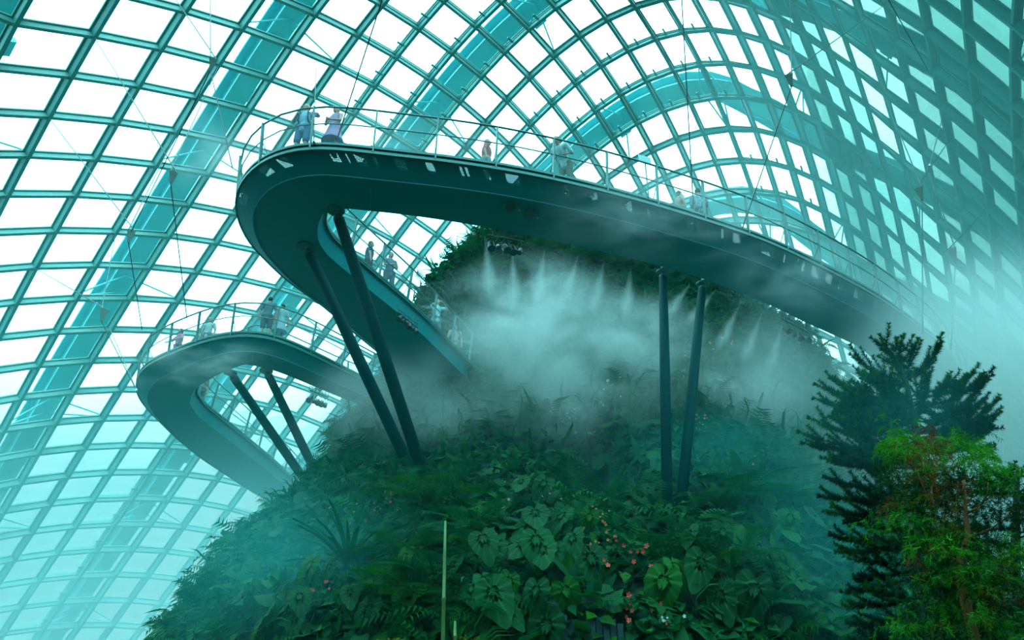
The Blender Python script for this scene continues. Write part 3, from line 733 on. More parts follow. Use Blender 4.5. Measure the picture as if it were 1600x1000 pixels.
# flowers
def blossom_mesh(name, m, r):
    b = MB()
    for k in range(5):
        a = k*1.2566; d = Vector((math.cos(a), 0, math.sin(a))); s = Vector((-math.sin(a), 0, math.cos(a)))
        b.add([(0, 0, 0), d*r*.6+s*r*.38+Vector((0, .25*r, 0)), d*r+Vector((0, .15*r, 0)), d*r*.6-s*r*.38+Vector((0, .25*r, 0))], [(0, 1, 2, 3)])
    b.ball((0, .1*r, 0), r*.18, 5, 3)
    me = bpy.data.meshes.new(name); me.from_pydata([tuple(v) for v in b.v], [], b.f); me.materials.append(m); return me
FL = {'red': mat('petal_red', (.75, .06, .03), .5), 'pink': mat('petal_pink', (.75, .22, .30), .5), 'white': mat('petal_white', (.7, .75, .72), .5), 'orange': mat('petal_orange', (.7, .16, .05), .5)}
FB = {k: blossom_mesh('blossom', m, .055) for k, m in FL.items()}
FBs = {k: blossom_mesh('blossom', m, .036) for k, m in FL.items()}
for px, py, k, sx, sy, col, big, lab in [
        (925, 850, 34, 26, 34, 'orange', 0, 'bush dotted with small orange-red flowers right of the heart-leaf cascade'),
        (990, 890, 12, 42, 30, 'red', 1, 'loose red-flowered plant below the orange-red bush'),
        (1010, 975, 9, 40, 22, 'red', 1, 'red-flowered plant at the foot of the slope among white blooms'),
        (1040, 988, 6, 26, 10, 'white', 0, 'small white-flowered plant at the bottom of the slope'),
        (1065, 590, 10, 26, 22, 'pink', 1, 'salmon anthuriums between the near-vertical struts'),
        (1100, 680, 14, 20, 14, 'pink', 0, 'tiny pink flower haze beyond the near-vertical struts'),
        (1130, 545, 7, 26, 10, 'pink', 1, 'washed-out pink blooms in mist right of the struts'),
        (885, 662, 6, 14, 14, 'white', 0, 'white blooms hanging over the dark hollow'),
        (965, 625, 6, 26, 22, 'white', 1, 'pale blooms half hidden by mist left of the struts'),
        (605, 795, 8, 12, 22, 'orange', 0, 'orange blooms on the misty flank left of the hairpin strut feet'),
        (512, 940, 9, 22, 30, 'red', 0, 'small red blooms on the lower misty flank'),
        (620, 815, 6, 40, 22, 'red', 0, 'scattered red blooms above the fern bank'),
        (870, 800, 5, 24, 18, 'pink', 0, 'pink blooms beside the topmost cascade leaves'),
        (795, 795, 5, 14, 22, 'pink', 0, 'pink blooms left of the topmost cascade leaves'),
        (545, 800, 9, 30, 34, 'pink', 0, 'faint pink blooms in haze near the small strut feet'),
        (1150, 740, 6, 30, 10, 'pink', 0, 'faint blooms by the upright broad-bladed plant')]:
    p0, n0 = hit(px, py); root = empty('flowering_plant', p0); tag(root, lab, 'flowers', 'flowering plants')
    for q in range(k):
        p, n = hit(px+random.uniform(-sx, sx), py+random.uniform(-sy, sy))
        if p is None or (p-p0).length > 4: continue
        o = bpy.data.objects.new('blossom', (FB if big else FBs)[col]); COL.objects.link(o); o.parent = root
        o.location = p+n*random.uniform(.3, .5)-p0; o.rotation_euler = (random.uniform(-.6, .4), random.uniform(0, 6), math.atan2(n.x, -n.y)+math.pi+random.uniform(-.6, .6)); s = random.uniform(.6, 1.2); o.scale = (s, s, s)
    P = []; Q = []
    for q in range(60):
        p, n = hit(px+random.gauss(0, sx*.7), py+random.gauss(0, sy*.7))
        if p is not None and (p-p0).length < 4: P.append(tuple(p-p0)); Q.append(tuple(n))
    scatter('leaf_spray', LEAF2, np.array(P), np.array(Q), .2, .1, G_MID, root, lift=.35)

# ledge, panel and canes
LEDGE = mat('pale_ledge', (.30, .42, .42), .6); RECESS_SHADE = mat('recess_shade', (.01, .02, .02), .9)
led = at_y(912, 686, 22.8); root = empty('viewing_ledge', led); tag(root, 'short pale slab ledge set in the dark hollow of the planted slope', 'ledge')
m = MB(); m.box(led, (.62, 1.0, .09)); m.build('slab', LEDGE, root, org=led); m = MB(); m.box(led+Vector((0, .35, -.42)), (.5, .3, .76)); m.build('bracket', RECESS_SHADE, root, org=led)  # dark box below the slab, painted as the shade of the opening
pp, pn = hit(915, 985); pb = at_y(915, 1000, pp.y-.35); PANEL = mat('grey_slat_paint', (.012, .035, .05), .6, noise=(3, (.02, .05, .07), .3))
pb.z -= .42; root = empty('slatted_panel', (pb.x, pb.y, pb.z-.6)); tag(root, 'dim grey upright slatted panel at the foot of the slope', 'panel')
for k in range(11):
    m = MB(); m.box((pb.x-.62+k*.125, pb.y+(k % 2)*.03, pb.z+.0+(-.03 if k > 7 else .02)*(k % 3)), (.105, .05, 1.5+.1*math.sin(k))); m.build('slat', PANEL, root, org=root.location)
m = MB(); m.box((pb.x, pb.y+.06, pb.z-.1), (1.4, .05, .1)); m.build('cross_rail', PANEL, root, org=root.location)
CANE = mat('green_cane', (.05, .13, .02), .5, noise=(9, (.10, .16, .03), .3))
for a, b_, r, lab in [((692, 1010), (696, 813), .028, 'tall green cane standing in front of the bright fern fan'), ((711, 1010), (711, 970), .026, 'short green cane beside the tall one, cut at its top')]:
    A = at_y(*a, 12.2); B = at_y(*b_, 12.4); root = empty('plant_cane', (A.x, A.y, 0)); tag(root, lab, 'cane', 'green canes')
    m = MB(); A0 = Vector((A.x, A.y, 0)); n = 8; m.tube([A0.lerp(A, .5), A, A.lerp(B, .35), A.lerp(B, .36), A.lerp(B, .37), A.lerp(B, .7), B], [r*1.1, r, r*.95, r*1.25, r*.92, r*.85, r*.6], 8)
    m.tube([A0, A0.lerp(A, .5)], r*1.1, 8); m.build('stem', CANE, root, smooth=True, org=A0)
    m = MB(); m.ball(B+Vector((0, 0, .01)), r*.9, 6, 4); m.build('bud', G_VIV, root, org=A0)
# small fresh shoots poking in at the bottom edge
for px, py, lab in [(607, 992, 'low yellow-green shoot at the bottom edge left of the canes'), (690, 998, 'yellow-green shoot tip at the foot of the tall cane'), (727, 988, 'yellow-green shoot just right of the short cane'), (985, 998, 'faint shoot at the bottom edge below the red blooms')]:
    b0 = at_y(px, py+25, 12.2); root = empty('young_shrub', (b0.x, b0.y, 0)); tag(root, lab, 'shrub', 'young shoots')
    m = MB(); m.tube([(b0.x, b0.y, 0), tuple(b0+Vector((0, 0, .05)))], .02, 6); m.build('stem', CANE, root, org=root.location)
    P = np.array([tuple(b0-root.location+Vector((random.gauss(0, .10), random.gauss(0, .1), random.uniform(-.25, .12)))) for _ in range(160)])
    scatter('sprigs', LEAF2, P, normed(rng.normal(size=(160, 3))+np.array([0, 0, 1.])), .07, -.3, G_OLV, root)

# ------------------------------------------------------------------ the trees close by
NEED = leaf_mat('needle_dark', (.0005, .032, .018), (.001, .055, .028), nscale=2.5, rough=.5)
NEEDT = leaf_mat('needle_tip', (0.0058, 0.0936, 0.0086), (0.0144, 0.1296, 0.0072), nscale=3)
BARK = mat('conifer_bark', (.006, .03, .018), .9, noise=(8, (.012, .04, .02), .3), bump=.5)
BARK2 = mat('warm_bark', (.20, .06, .012), .85, noise=(10, (.32, .10, .02), .3), bump=.6)
def bez(a, c, b, n): return [a*(1-t)**2+c*2*t*(1-t)+b*t*t for t in [k/(n-1) for k in range(n)]]
def needles(curves, dens=420, L0=.088, r=.0048, tipfrac=.2):
    VV, FF, MM = [], [], []
    for pts, tipfl in curves:
        P = np.array([tuple(p) for p in pts]); seg = np.linalg.norm(np.diff(P, axis=0), axis=1); tot = seg.sum(); n = max(20, int(tot*dens))
        cum = np.concatenate([[0], np.cumsum(seg)])/tot; t = np.sort(rng.random(n)); t = np.concatenate([t, 1-rng.random(n//8)*.03]); n = len(t)
        c = np.stack([np.interp(t, cum, P[:, k]) for k in range(3)], 1)
        tan = normed(np.stack([np.interp(np.minimum(t+.02, 1), cum, P[:, k])-np.interp(np.maximum(t-.02, 0), cum, P[:, k]) for k in range(3)], 1))
        rd = rng.normal(size=(n, 3)); rd = normed(rd-tan*(rd*tan).sum(1)[:, None]); d = normed(rd+tan*rng.uniform(.35, 1.0, (n, 1)))
        l = L0*rng.uniform(.7, 1.15, (n, 1))*np.clip(1.25-t[:, None]*.6, .5, 1.2); s = normed(np.cross(d, rng.normal(size=(n, 3))))
        VV.append(np.stack([c-s*r, c+s*r, c+d*l], 1).reshape(-1, 3)); MM.append(((t > 1-tipfrac*1.5) & tipfl & (rng.random(n) < .8)).astype(np.int32))
    VV = np.concatenate(VV); FF = np.arange(len(VV)).reshape(-1, 3); return VV, FF, np.concatenate(MM)
def conifer_branch(tree, a, b, org, nside=7, bright=True, sag=.15, thick=.016, dens=420):
    """a, b world ends; side shoots in a flat spray, tips turned up"""
    d = b-a; L_ = d.length; mid = (a+b)/2+Vector((0, 0, -sag*L_)); ax = bez(a, mid, b, 10)
    m = MB(); m.tube(ax, [thick*(1-.75*k/9) for k in range(10)], 6); br = None; cur = [(ax[1:], bright)]
    sidev = d.cross(UP).normalized(); upv = sidev.cross(d).normalized()
    for q in range(nside):
        t = .38+.6*q/nside; p = ax[int(t*9)]; sgn = 1 if q % 2 else -1; l = (L_*.34*(1-t)+.24)*random.uniform(.8, 1.2)
        ang = random.uniform(.55, .85); mixv = (sidev*random.uniform(.7, 1)*sgn+upv*random.uniform(.1, .6)).normalized()
        e = p+(d.normalized()*math.cos(ang)+mixv*math.sin(ang)).normalized()*l+Vector((0, 0, .08*l))
        c = (p+e)/2+Vector((0, 0, -.16*l)); pts = bez(p, c, e, 6); cur.append((pts, bright)); m.tube(pts, [thick*.4, thick*.35, thick*.3, thick*.25, thick*.2, thick*.1], 4)
    br = m.build('branch', BARK, tree, org=org)
    VV, FF, MM = needles(cur, dens); VV = VV-np.array(org); me = np_mesh('needles', VV, FF); me.materials.append(NEED); me.materials.append(NEEDT); me.polygons.foreach_set('material_index', MM)
    o = link('needles', me, None, br); o['kind'] = 'stuff'
TY = 11.0
T0 = at_y(1437, 800, TY); org = Vector((T0.x, T0.y, 0))
tree = empty('conifer', org); tag(tree, 'tall dark-needled conifer with pale green shoot tips, in front of the misty deck end', 'tree')
tp = [org, at_y(1438, 990, TY), at_y(1436, 800, TY), at_y(1432, 680, TY), at_y(1416, 596, TY), at_y(1392, 550, TY), at_y(1374, 528, TY)]
m = MB(); m.tube(tp, [.11, .09, .075, .055, .035, .02, .01], 10); m.build('trunk', BARK, tree, smooth=True, org=org)
def B_(s, e, ds=0, de=0, **k): conifer_branch(tree, at_y(*s, TY+ds), at_y(*e, TY+de), org, **k)
specs = [((1413, 592), (1374, 522), 0, -.1), ((1413, 594), (1328, 553), 0, .3), ((1414, 596), (1366, 578), 0, -.6), ((1414, 592), (1425, 538), 0, .2), ((1418, 594), (1473, 534), 0, -.3),
         ((1412, 590), (1445, 572), .1, .6), ((1416, 600), (1350, 590), 0, .5), ((1412, 586), (1400, 528), 0, .4),
         ((1430, 650), (1452, 582), 0, -.2), ((1430, 650), (1440, 585), 0, .3), ((1432, 655), (1484, 588), 0, .1), ((1434, 655), (1512, 588), 0, .5), ((1436, 650), (1545, 592), 0, -.2), ((1436, 652), (1562, 622), 0, .1), ((1436, 655), (1564, 643), 0, -.4),
         ((1437, 660), (1552, 665), 0, .3), ((1438, 664), (1536, 683), 0, -.2), ((1438, 668), (1498, 690), 0, .4), ((1436, 670), (1460, 700), 0, -.5),
         ((1428, 645), (1376, 594), 0, -.4), ((1428, 645), (1340, 598), 0, -.2), ((1426, 648), (1308, 612), 0, -.5), ((1426, 650), (1302, 632), 0, 0), ((1425, 652), (1330, 655), 0, -.3), ((1425, 655), (1345, 678), 0, .3), ((1427, 650), (1388, 618), 0, .2),
         ((1424, 640), (1272, 600), .4, .9), ((1424, 645), (1270, 622), .4, 1.0), ((1424, 640), (1296, 590), .4, 1.2), ((1424, 640), (1350, 580), .5, 1.3),
         ((1432, 690), (1262, 652), .3, .7), ((1432, 692), (1246, 674), .3, .5), ((1432, 695), (1252, 692), .3, .8), ((1433, 700), (1282, 715), .3, .4), ((1434, 705), (1306, 724), .2, .7), ((1434, 705), (1340, 718), .2, .2), ((1434, 700), (1300, 668), .3, .9), ((1434, 705), (1365, 735), .2, .6),
         ((1436, 770), (1340, 718), .2, .5), ((1436, 775), (1286, 745), .2, .4), ((1436, 780), (1278, 775), .2, .6), ((1436, 790), (1292, 800), .2, .3), ((1436, 795), (1318, 815), .2, .7), ((1436, 790), (1360, 760), .1, -.2), ((1436, 800), (1330, 780), .3, .9),
         ((1437, 840), (1296, 835), .2, .5), ((1437, 850), (1305, 862), .2, .3), ((1437, 880), (1335, 868), .1, -.1), ((1437, 890), (1342, 905), .1, .2), ((1437, 900), (1325, 925), .2, .5), ((1437, 940), (1328, 945), .1, .3), ((1437, 960), (1335, 975), .1, 0), ((1437, 980), (1330, 1005), .1, .4),
         ((1437, 830), (1360, 815), -.1, -.3), ((1437, 860), (1375, 850), -.1, -.4), ((1437, 930), (1370, 920), -.1, -.3), ((1437, 1000), (1360, 990), -.1, -.3), ((1437, 760), (1400, 800), .1, .4), ((1437, 800), (1470, 850), .1, .5), ((1437, 760), (1490, 760), .3, .6)]
for k, (s, e, ds, de) in enumerate(specs): B_((s[0], s[1]+(random.uniform(-8, 34) if 7 < k < 39 else random.uniform(-4, 8))), e, ds, de, nside=6, bright=k < 34 or k in (41, 46, 47, 50, 54, 55), sag=.14 if k < 19 else .08, dens=520)

for k in range(26):
    t = k/25; y0 = 612+95*t; right = k % 2 == 0
    s_ = (1432+random.uniform(-3, 6), y0); e_ = (random.uniform(1495, 1562), y0+random.uniform(-45, 22)) if right else (random.uniform(1285, 1370), y0+random.uniform(-40, 25))
    conifer_branch(tree, at_y(*s_, TY), at_y(*e_, TY+random.uniform(-.9, .9)), org, nside=6, bright=k % 3 == 0, sag=.18, dens=520)
# dark tree behind at the right edge
org2 = at_y(1585, 900, 12.5); org2.z = 0; tree2 = empty('conifer', org2); tag(tree2, 'second dark conifer at the picture edge, partly behind the feathery tree', 'tree')
m = MB(); m.tube([org2, at_y(1585, 900, 12.5), at_y(1590, 730, 12.5)], [.13, .09, .03], 8); m.build('trunk', BARK, tree2, org=org2)
for k in range(34):
    y = 730+k*9; a = at_y(1588+random.uniform(-6, 6), y+12, 12.5); e = at_y(random.choice([1588-random.uniform(40, 150)*min(1, (y-690)/120), 1600+random.uniform(10, 80)]), y+random.uniform(-25, 25), 12.5+random.uniform(-1, .6))
    conifer_branch(tree2, a, e, org2, nside=6, bright=k % 5 == 0, sag=.06, dens=520)

# feathery tree in front
FY = 8.2; f0 = at_y(1503, 990, FY); org3 = Vector((f0.x, f0.y, 0)); tree3 = empty('feathery_tree', org3)
tag(tree3, 'feathery fine-leaved tree, green and rust, closest to the viewer', 'tree')
m = MB()
m.tube([org3, at_y(1507, 935, FY), at_y(1496, 888, FY), at_y(1502, 868, FY), at_y(1513, 838, FY), at_y(1509, 800, FY), at_y(1506, 750, FY)], [.075, .05, .046, .036, .03, .022, .012], 9)
m.build('trunk', BARK2, tree3, smooth=True, org=org3)
for pts, r in [(((1513, 840), (1530, 834), (1550, 825), (1568, 812), (1577, 799)), .014), (((1511, 802), (1525, 795), (1535, 785), (1543, 770), (1544, 750)), .013), (((1500, 880), (1480, 868), (1470, 850), (1462, 815), (1455, 760)), .022),
               (((1470, 845), (1476, 815), (1474, 780)), .010), (((1482, 842), (1492, 810), (1494, 780), (1497, 752)), .006), (((1462, 815), (1450, 780), (1430, 730)), .012), (((1455, 765), (1462, 745), (1466, 720)), .009), (((1500, 890), (1530, 900), (1560, 895), (1580, 910)), .012), (((1496, 900), (1450, 910), (1420, 900)), .014)]:
    m = MB(); q = [at_y(a, b_, FY+random.uniform(-.1, .1)) for a, b_ in pts]; m.tube(q, [r*(1-.7*k/(len(q)-1)) for k in range(len(q))], 6); m.build('branch', BARK2, tree3, smooth=True, org=org3)
blobs = {'green': [(1402, 690, 32, 22), (1395, 705, 25, 20), (1425, 715, 30, 25), (1505, 712, 34, 20), (1530, 722, 30, 20), (1488, 700, 22, 14), (1555, 750, 32, 28), (1440, 850, 25, 12), (1480, 850, 24, 18), (1410, 820, 38, 22), (1510, 870, 34, 22), (1530, 910, 40, 30), (1470, 910, 38, 30), (1500, 960, 50, 30), (1585, 870, 26, 30), (1560, 985, 40, 25), (1420, 985, 20, 12)],
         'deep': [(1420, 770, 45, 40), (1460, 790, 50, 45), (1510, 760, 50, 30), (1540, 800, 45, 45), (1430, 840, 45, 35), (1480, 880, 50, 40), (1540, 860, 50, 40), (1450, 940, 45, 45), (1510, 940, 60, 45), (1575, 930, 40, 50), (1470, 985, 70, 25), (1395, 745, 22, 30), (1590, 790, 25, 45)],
         'olive': [(1475, 835, 30, 18), (1480, 790, 34, 28), (1450, 760, 30, 24), (1570, 890, 26, 16), (1560, 925, 34, 30), (1430, 790, 22, 16), (1520, 985, 40, 14), (1465, 740, 26, 20)],
         'rust': [(1437, 705, 22, 20), (1462, 705, 20, 22), (1452, 728, 24, 22), (1425, 735, 14, 18), (1465, 770, 22, 26), (1492, 775, 20, 20), (1440, 880, 10, 10), (1560, 945, 22, 24), (1400, 800, 10, 12)]}
cnt = {'green': 46, 'deep': 58, 'olive': 24, 'rust': 26}
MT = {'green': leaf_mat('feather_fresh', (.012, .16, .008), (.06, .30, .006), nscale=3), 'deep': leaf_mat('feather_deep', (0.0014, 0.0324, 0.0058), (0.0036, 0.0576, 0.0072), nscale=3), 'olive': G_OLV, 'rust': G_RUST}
for key, bl in blobs.items():
    A = []; Bn = []
    for (cx, cy_, rx, ry) in bl:
        for q in range(int(cnt[key]*(rx*ry/900)**.5)):
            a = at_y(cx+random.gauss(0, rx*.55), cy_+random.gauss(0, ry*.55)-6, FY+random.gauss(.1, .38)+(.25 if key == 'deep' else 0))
            hd = Vector((random.gauss(0, 1), random.gauss(0, 1), random.uniform(.1, .8))).normalized(); l = random.uniform(.14, .3)
            pts = bez(a, a+hd*l*.6, a+hd*l*.8+Vector((0, 0, -l*.55)), 5)
            for t in range(26):
                u = random.random()*4; k = min(3, int(u)); p = pts[k].lerp(pts[k+1], u-k); tan = (pts[k+1]-pts[k]).normalized()
                d = (tan+Vector((random.gauss(0, .6), random.gauss(0, .6), random.gauss(-.15, .5)))).normalized(); A.append(tuple(p-org3)); Bn.append(tuple(d))
    A = np.array(A); D_ = np.array(Bn); n = len(A); s = normed(np.cross(D_, rng.normal(size=(n, 3)))); l = rng.uniform(.035, .085, (n, 1))
    VV = np.stack([A, A+D_*l*.5+s*.0042, A+D_*l, A+D_*l*.5-s*.0042], 1).reshape(-1, 3)
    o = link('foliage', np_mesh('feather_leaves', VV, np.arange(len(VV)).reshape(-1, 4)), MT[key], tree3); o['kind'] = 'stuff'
    o['label'] = {'green': 'fresh green sprays', 'deep': 'deep green sprays', 'olive': 'olive-yellow sprays', 'rust': 'rust-brown withered sprays'}[key]

# ------------------------------------------------------------------ people on the decks
SKIN = mat('skin', (.62, .28, .20), .5); SKINL = mat('skin_hazy', (.42, .28, .23), .5)
def cloth(name, c, c2=None, sc_=30): return mat(name, c, .85, noise=(sc_, c2, .12) if c2 else None)
HAIRS = {'grey': mat('hair_grey', (.30, .32, .32), .7), 'dark': mat('hair_dark', (.02, .018, .018), .6), 'brown': mat('hair_brown', (.12, .06, .03), .6), 'fair': mat('hair_fair', (.40, .32, .22), .6), 'bald': mat('hair_thin', (.50, .25, .19), .6)}
SHOE = mat('shoe_dark', (.03, .04, .05), .6); EYEW = mat('eye_dark', (.02, .02, .02), .3); LIP = mat('lips', (.3, .1, .09), .5)
def limb_tubes(m, segs, n=10):
    for pts, rs in segs:
        m.tube(pts, rs, n)
        for p, r in zip(pts, rs): m.ball(p, r*.995, n, 6)
def remeshed(m, vox, smooth_it=3):
    me = bpy.data.meshes.new('tmp'); me.from_pydata([tuple(v) for v in m.v], [], m.f); o = bpy.data.objects.new('tmp', me); COL.objects.link(o)
    r = o.modifiers.new('r', 'REMESH'); r.mode = 'VOXEL'; r.voxel_size = vox
    s = o.modifiers.new('s', 'SMOOTH'); s.factor = .5; s.iterations = smooth_it
    dg = bpy.context.evaluated_depsgraph_get(); res = bpy.data.meshes.new_from_object(o.evaluated_get(dg)); bpy.data.objects.remove(o); bpy.data.meshes.remove(me)
    res.polygons.foreach_set('use_smooth', [True]*len(res.polygons)); return res
Vv = Vector
POSES = {  # right hand, left hand targets (x right, y front, z up); legs apart; lean
    'rail': ((.30, .34, 1.06), (-.30, .34, 1.06)), 'one_rail': ((.10, .26, 1.18), (-.46, .30, 1.10)), 'down': ((.29, .04, .80), (-.29, .04, .80)),
    'clasp': ((.06, .28, 1.12), (-.06, .27, 1.08)), 'back': ((.14, -.20, 1.02), (-.30, .06, .82)), 'photo': ((.10, .36, 1.45), (-.10, .36, 1.45))}
def elbow(sh, ha, l1, l2, out):
    d = ha-sh; L_ = min(d.length, (l1+l2)*.98); d.normalize(); a = (l1*l1-l2*l2+L_*L_)/(2*L_); h = math.sqrt(max(0, l1*l1-a*a))
    o = (out-d*out.dot(d)).normalized(); return sh+d*a+o*h, sh+d*L_
def person(loc, yaw, label, pose='rail', h=1.72, top=(.2, .3, .5), top2=None, bottom=(.05, .1, .2), style='shorts', hair='dark', woman=False, lean=0., pack=None, group='visitors on the skywalks', sleeve=True, head_yaw=0.):
    k = h/1.75; root = empty('person', loc, rz=yaw); tag(root, label, 'person', group)
    def T(p):  # lean forward above the hip
        p = Vv(p)
        if p.z > .95 and lean:
            q = p-Vv((0, 0, .95)); q = Vv((q.x, q.y*math.cos(lean)+q.z*math.sin(lean), q.z*math.cos(lean)-q.y*math.sin(lean))); p = q+Vv((0, 0, .95))
        return p*k
    sw = .165 if woman else .195; hw = .10
    hip = [T((s*hw, 0, .93)) for s in (1, -1)]; knee = [T((s*(hw+.015), .03, .50)) for s in (1, -1)]; ank = [T((s*(hw+.03), -.02, .08)) for s in (1, -1)]; toe = [a+Vv((0, .15, -.045))*k for a in ank]
    shp = [T((s*sw, 0, 1.43)) for s in (1, -1)]; hd = [T(p) if not lean else Vv(p)*k for p in POSES[pose]]
    el = []; ha = []
    for s, a, b_ in ((1, shp[0], hd[0]), (-1, shp[1], hd[1])):
        e, w = elbow(a, b_, .29*k, .26*k, Vv((s*.7, -.5, -.4))); el.append(e); ha.append(w)
    m = MB()
    limb_tubes(m, [([T((0, 0, .92)), T((0, .0, 1.08)), T((0, .005, 1.25)), T((0, 0, 1.38)), T((0, 0, 1.47))], [.135*k, .118*k, .14*k, .13*k, .07*k]),
                   ([T((.07, 0, .93)), T((-.07, 0, .93))], [.125*k, .125*k]), ([T((sw*.7, 0, 1.40)), T((-sw*.7, 0, 1.40))], [.075*k, .075*k]),
                   ([T((0, 0, 1.42)), T((0, .015, 1.54))], [.06*k, .052*k])])
    for i in (0, 1):
        limb_tubes(m, [([hip[i], (hip[i]+knee[i])/2, knee[i], knee[i].lerp(ank[i], .35), ank[i]], [.095*k, .078*k, .056*k, .058*k, .038*k]), ([ank[i], toe[i]], [.042*k, .036*k]),
                       ([shp[i], el[i], ha[i]], [.056*k, .043*k, .028*k])])
    hc = T((0, .03, 1.635)); Rz = Matrix.Rotation(head_yaw, 3, 'Z')
    m.ball(hc, (.076*k, .094*k, .113*k), 14, 10, Rz); m.ball(hc+Rz @ Vv((0, .03, -.055))*k, (.056*k, .062*k, .062*k), 12, 8, Rz)
    m.tube([hc+Rz @ Vv((0, .088, .01))*k, hc+Rz @ Vv((0, .112, -.028))*k], [.011*k, .016*k], 6)
    for s in (1, -1): m.ball(hc+Rz @ Vv((s*.078, 0, -.01))*k, (.012*k, .02*k, .032*k), 8, 6, Rz)
    for i, s in ((0, 1), (1, -1)):     # palm and five fingers, slightly curled
        w = ha[i]; fd = (w-el[i]).normalized(); pc = w+fd*.045*k; sd = fd.cross(Vv((0, 0, 1))); sd = sd.normalized() if sd.length > .1 else Vv((1, 0, 0)); nn = sd.cross(fd).normalized()
        m.ball(pc, .036*k, 8, 6)
        for q, (off, l) in enumerate(((-.027, .06), (-.009, .074), (.009, .07), (.027, .055))):
            a = pc+fd*.02*k+sd*off*k; b_ = a+fd*l*.6*k-nn*.01*k; c = b_+fd*l*.3*k-nn*.03*k; m.tube([a, b_, c], [.0105*k, .010*k, .009*k], 5)
        a = pc-fd*.012*k+sd*(-s)*.03*k; m.tube([a, a+(fd*.5-sd*s*.8).normalized()*.035*k, a+(fd*.9-sd*s*.5).normalized()*.065*k], [.013*k, .012*k, .010*k], 5)
    body = link('body', remeshed(m, .0115*k, 2), SKIN, root)
    # clothes as their own slightly larger shells
    m = MB(); e = 1.13
    tz = [T((0, 0, .88)), T((0, .0, 1.08)), T((0, .005, 1.25)), T((0, 0, 1.38)), T((0, 0, 1.455))]
    limb_tubes(m, [(tz, [.155*k, .135*k, .155*k, .14*k, .078*k]), ([T((.065, 0, .93)), T((-.065, 0, .93))], [.14*k, .14*k]), ([T((sw*.75, 0, 1.40)), T((-sw*.75, 0, 1.40))], [.083*k, .083*k])])
    if sleeve:
        for i in (0, 1): q = shp[i].lerp(el[i], .78); limb_tubes(m, [([shp[i], q], [.070*k, .062*k])])
    if style == 'dress': m.tube([T((0, 0, 1.1)), T((0, 0, .85)), T((0, 0, .52))], [.14*k, .20*k, .30*k], 18)
    link('top' if style != 'dress' else 'dress', remeshed(m, .016, 3), cloth('cloth_top', top, top2, 14 if top2 else 30), root)
    if style != 'dress':
        m = MB(); end = .12 if style == 'shorts' else .93
        limb_tubes(m, [([T((.06, 0, .94)), T((-.06, 0, .94))], [.152*k, .152*k])])
        for i in (0, 1):
            if style == 'shorts': limb_tubes(m, [([hip[i], knee[i].lerp(hip[i], .08)], [.112*k, .092*k])])
            else: limb_tubes(m, [([hip[i], knee[i], ank[i]], [.112*k, .078*k, .062*k])])
        link('trousers' if style != 'shorts' else 'shorts', remeshed(m, .016, 3), cloth('cloth_bottom', bottom), root)
    m = MB()
    for i in (0, 1): m.tube([ank[i]+Vv((0, -.03, -.03))*k, toe[i]+Vv((0, .02, -.0))*k], [.05*k, .042*k], 10); m.box((ank[i]+toe[i])/2+Vv((0, 0, -.035))*k, (.09*k, .27*k, .02*k))
    m.build('shoes', SHOE, root, smooth=True)
    m = MB()
    if hair != 'bald':
        m.ball(hc+Rz @ Vv((0, -.014, .022))*k, (.084*k, .096*k, .108*k), 14, 9, Rz)
        if woman: m.ball(hc+Rz @ Vv((0, -.055, -.06))*k, (.07*k, .05*k, .11*k), 12, 8, Rz)
        # open the face
        m2 = MB(); m2.v = m.v; keepf = []
        for f in m.f:
            c = sum((Vector(m.v[q]) for q in f), Vector())/len(f); lc = Rz.inverted() @ (c-hc)
            if not (lc.y > .045*k and lc.z < .055*k): keepf.append(f)
        m.f = keepf; m.m = [0]*len(keepf)
    else: m.ball(hc+Rz @ Vv((0, -.02, -.0))*k, (.0785*k, .086*k, .085*k), 12, 8, Rz)
    m.build('hair', HAIRS[hair], root, smooth=True)
    m = MB()
    for s in (1, -1): m.ball(hc+Rz @ Vv((s*.03, .086, .008))*k, .010*k, 6, 5)
    m.build('eyes', EYEW, body); m = MB(); m.ball(hc+Rz @ Vv((0, .088, -.052))*k, (.022*k, .008*k, .006*k), 8, 4, Rz); m.build('mouth', LIP, body)
    if pack is not None:
        pm = cloth('backpack_cloth', pack); m = MB(); m.ball(T((0, -.20, 1.20)), (.14*k, .09*k, .21*k), 12, 8); m.ball(T((0, -.27, 1.10)), (.10*k, .04*k, .09*k), 10, 6)
        for s in (1, -1): m.tube([T((s*.10, -.14, 1.36)), T((s*.11, .0, 1.49)), T((s*.115, .14, 1.38)), T((s*.13, .13, 1.15)), T((s*.13, -.12, 1.05))], .018*k, 6)
        m.build('backpack', pm, root, smooth=True)
    return root
_, O1, I1_, In1 = W1; _, O2, I2_, In2 = W2
def deck_spot(O, In, I, px, inner=False, off=.38):
    best = None
    for k in range(len(O)):
        P_ = (I if inner else O)[k]; q = proj(P_+UP*.9)
        if q is None: continue
        d = abs(q[0]-px[0])+abs(q[1]-px[1])*.7
        if best is None or d < best[0]: best = (d, k)
    k = best[1]; p = (I[k]-In[k]*off) if inner else (O[k]+In[k]*off); outv = In[k] if inner else -In[k]
    return p+UP*.005, math.atan2(-outv.x, outv.y)
def put(px, walk, inner, off, label, turn=0., **k):
    O, I, In = (O1, I1_, In1) if walk == 1 else (O2, I2_, In2)
    p, yaw = deck_spot(O, In, I, px, inner, off); return person(p, yaw+turn, label, **k)
put((461, 200), 1, False, .42, 'bald man in pale blue shirt and shorts with a dark backpack at the hairpin railing', turn=.25, pose='one_rail', h=1.78, top=(.22, .38, .55), top2=(.30, .46, .62), bottom=(.03, .16, .30), hair='bald', pack=(.03, .06, .10), head_yaw=-.7)
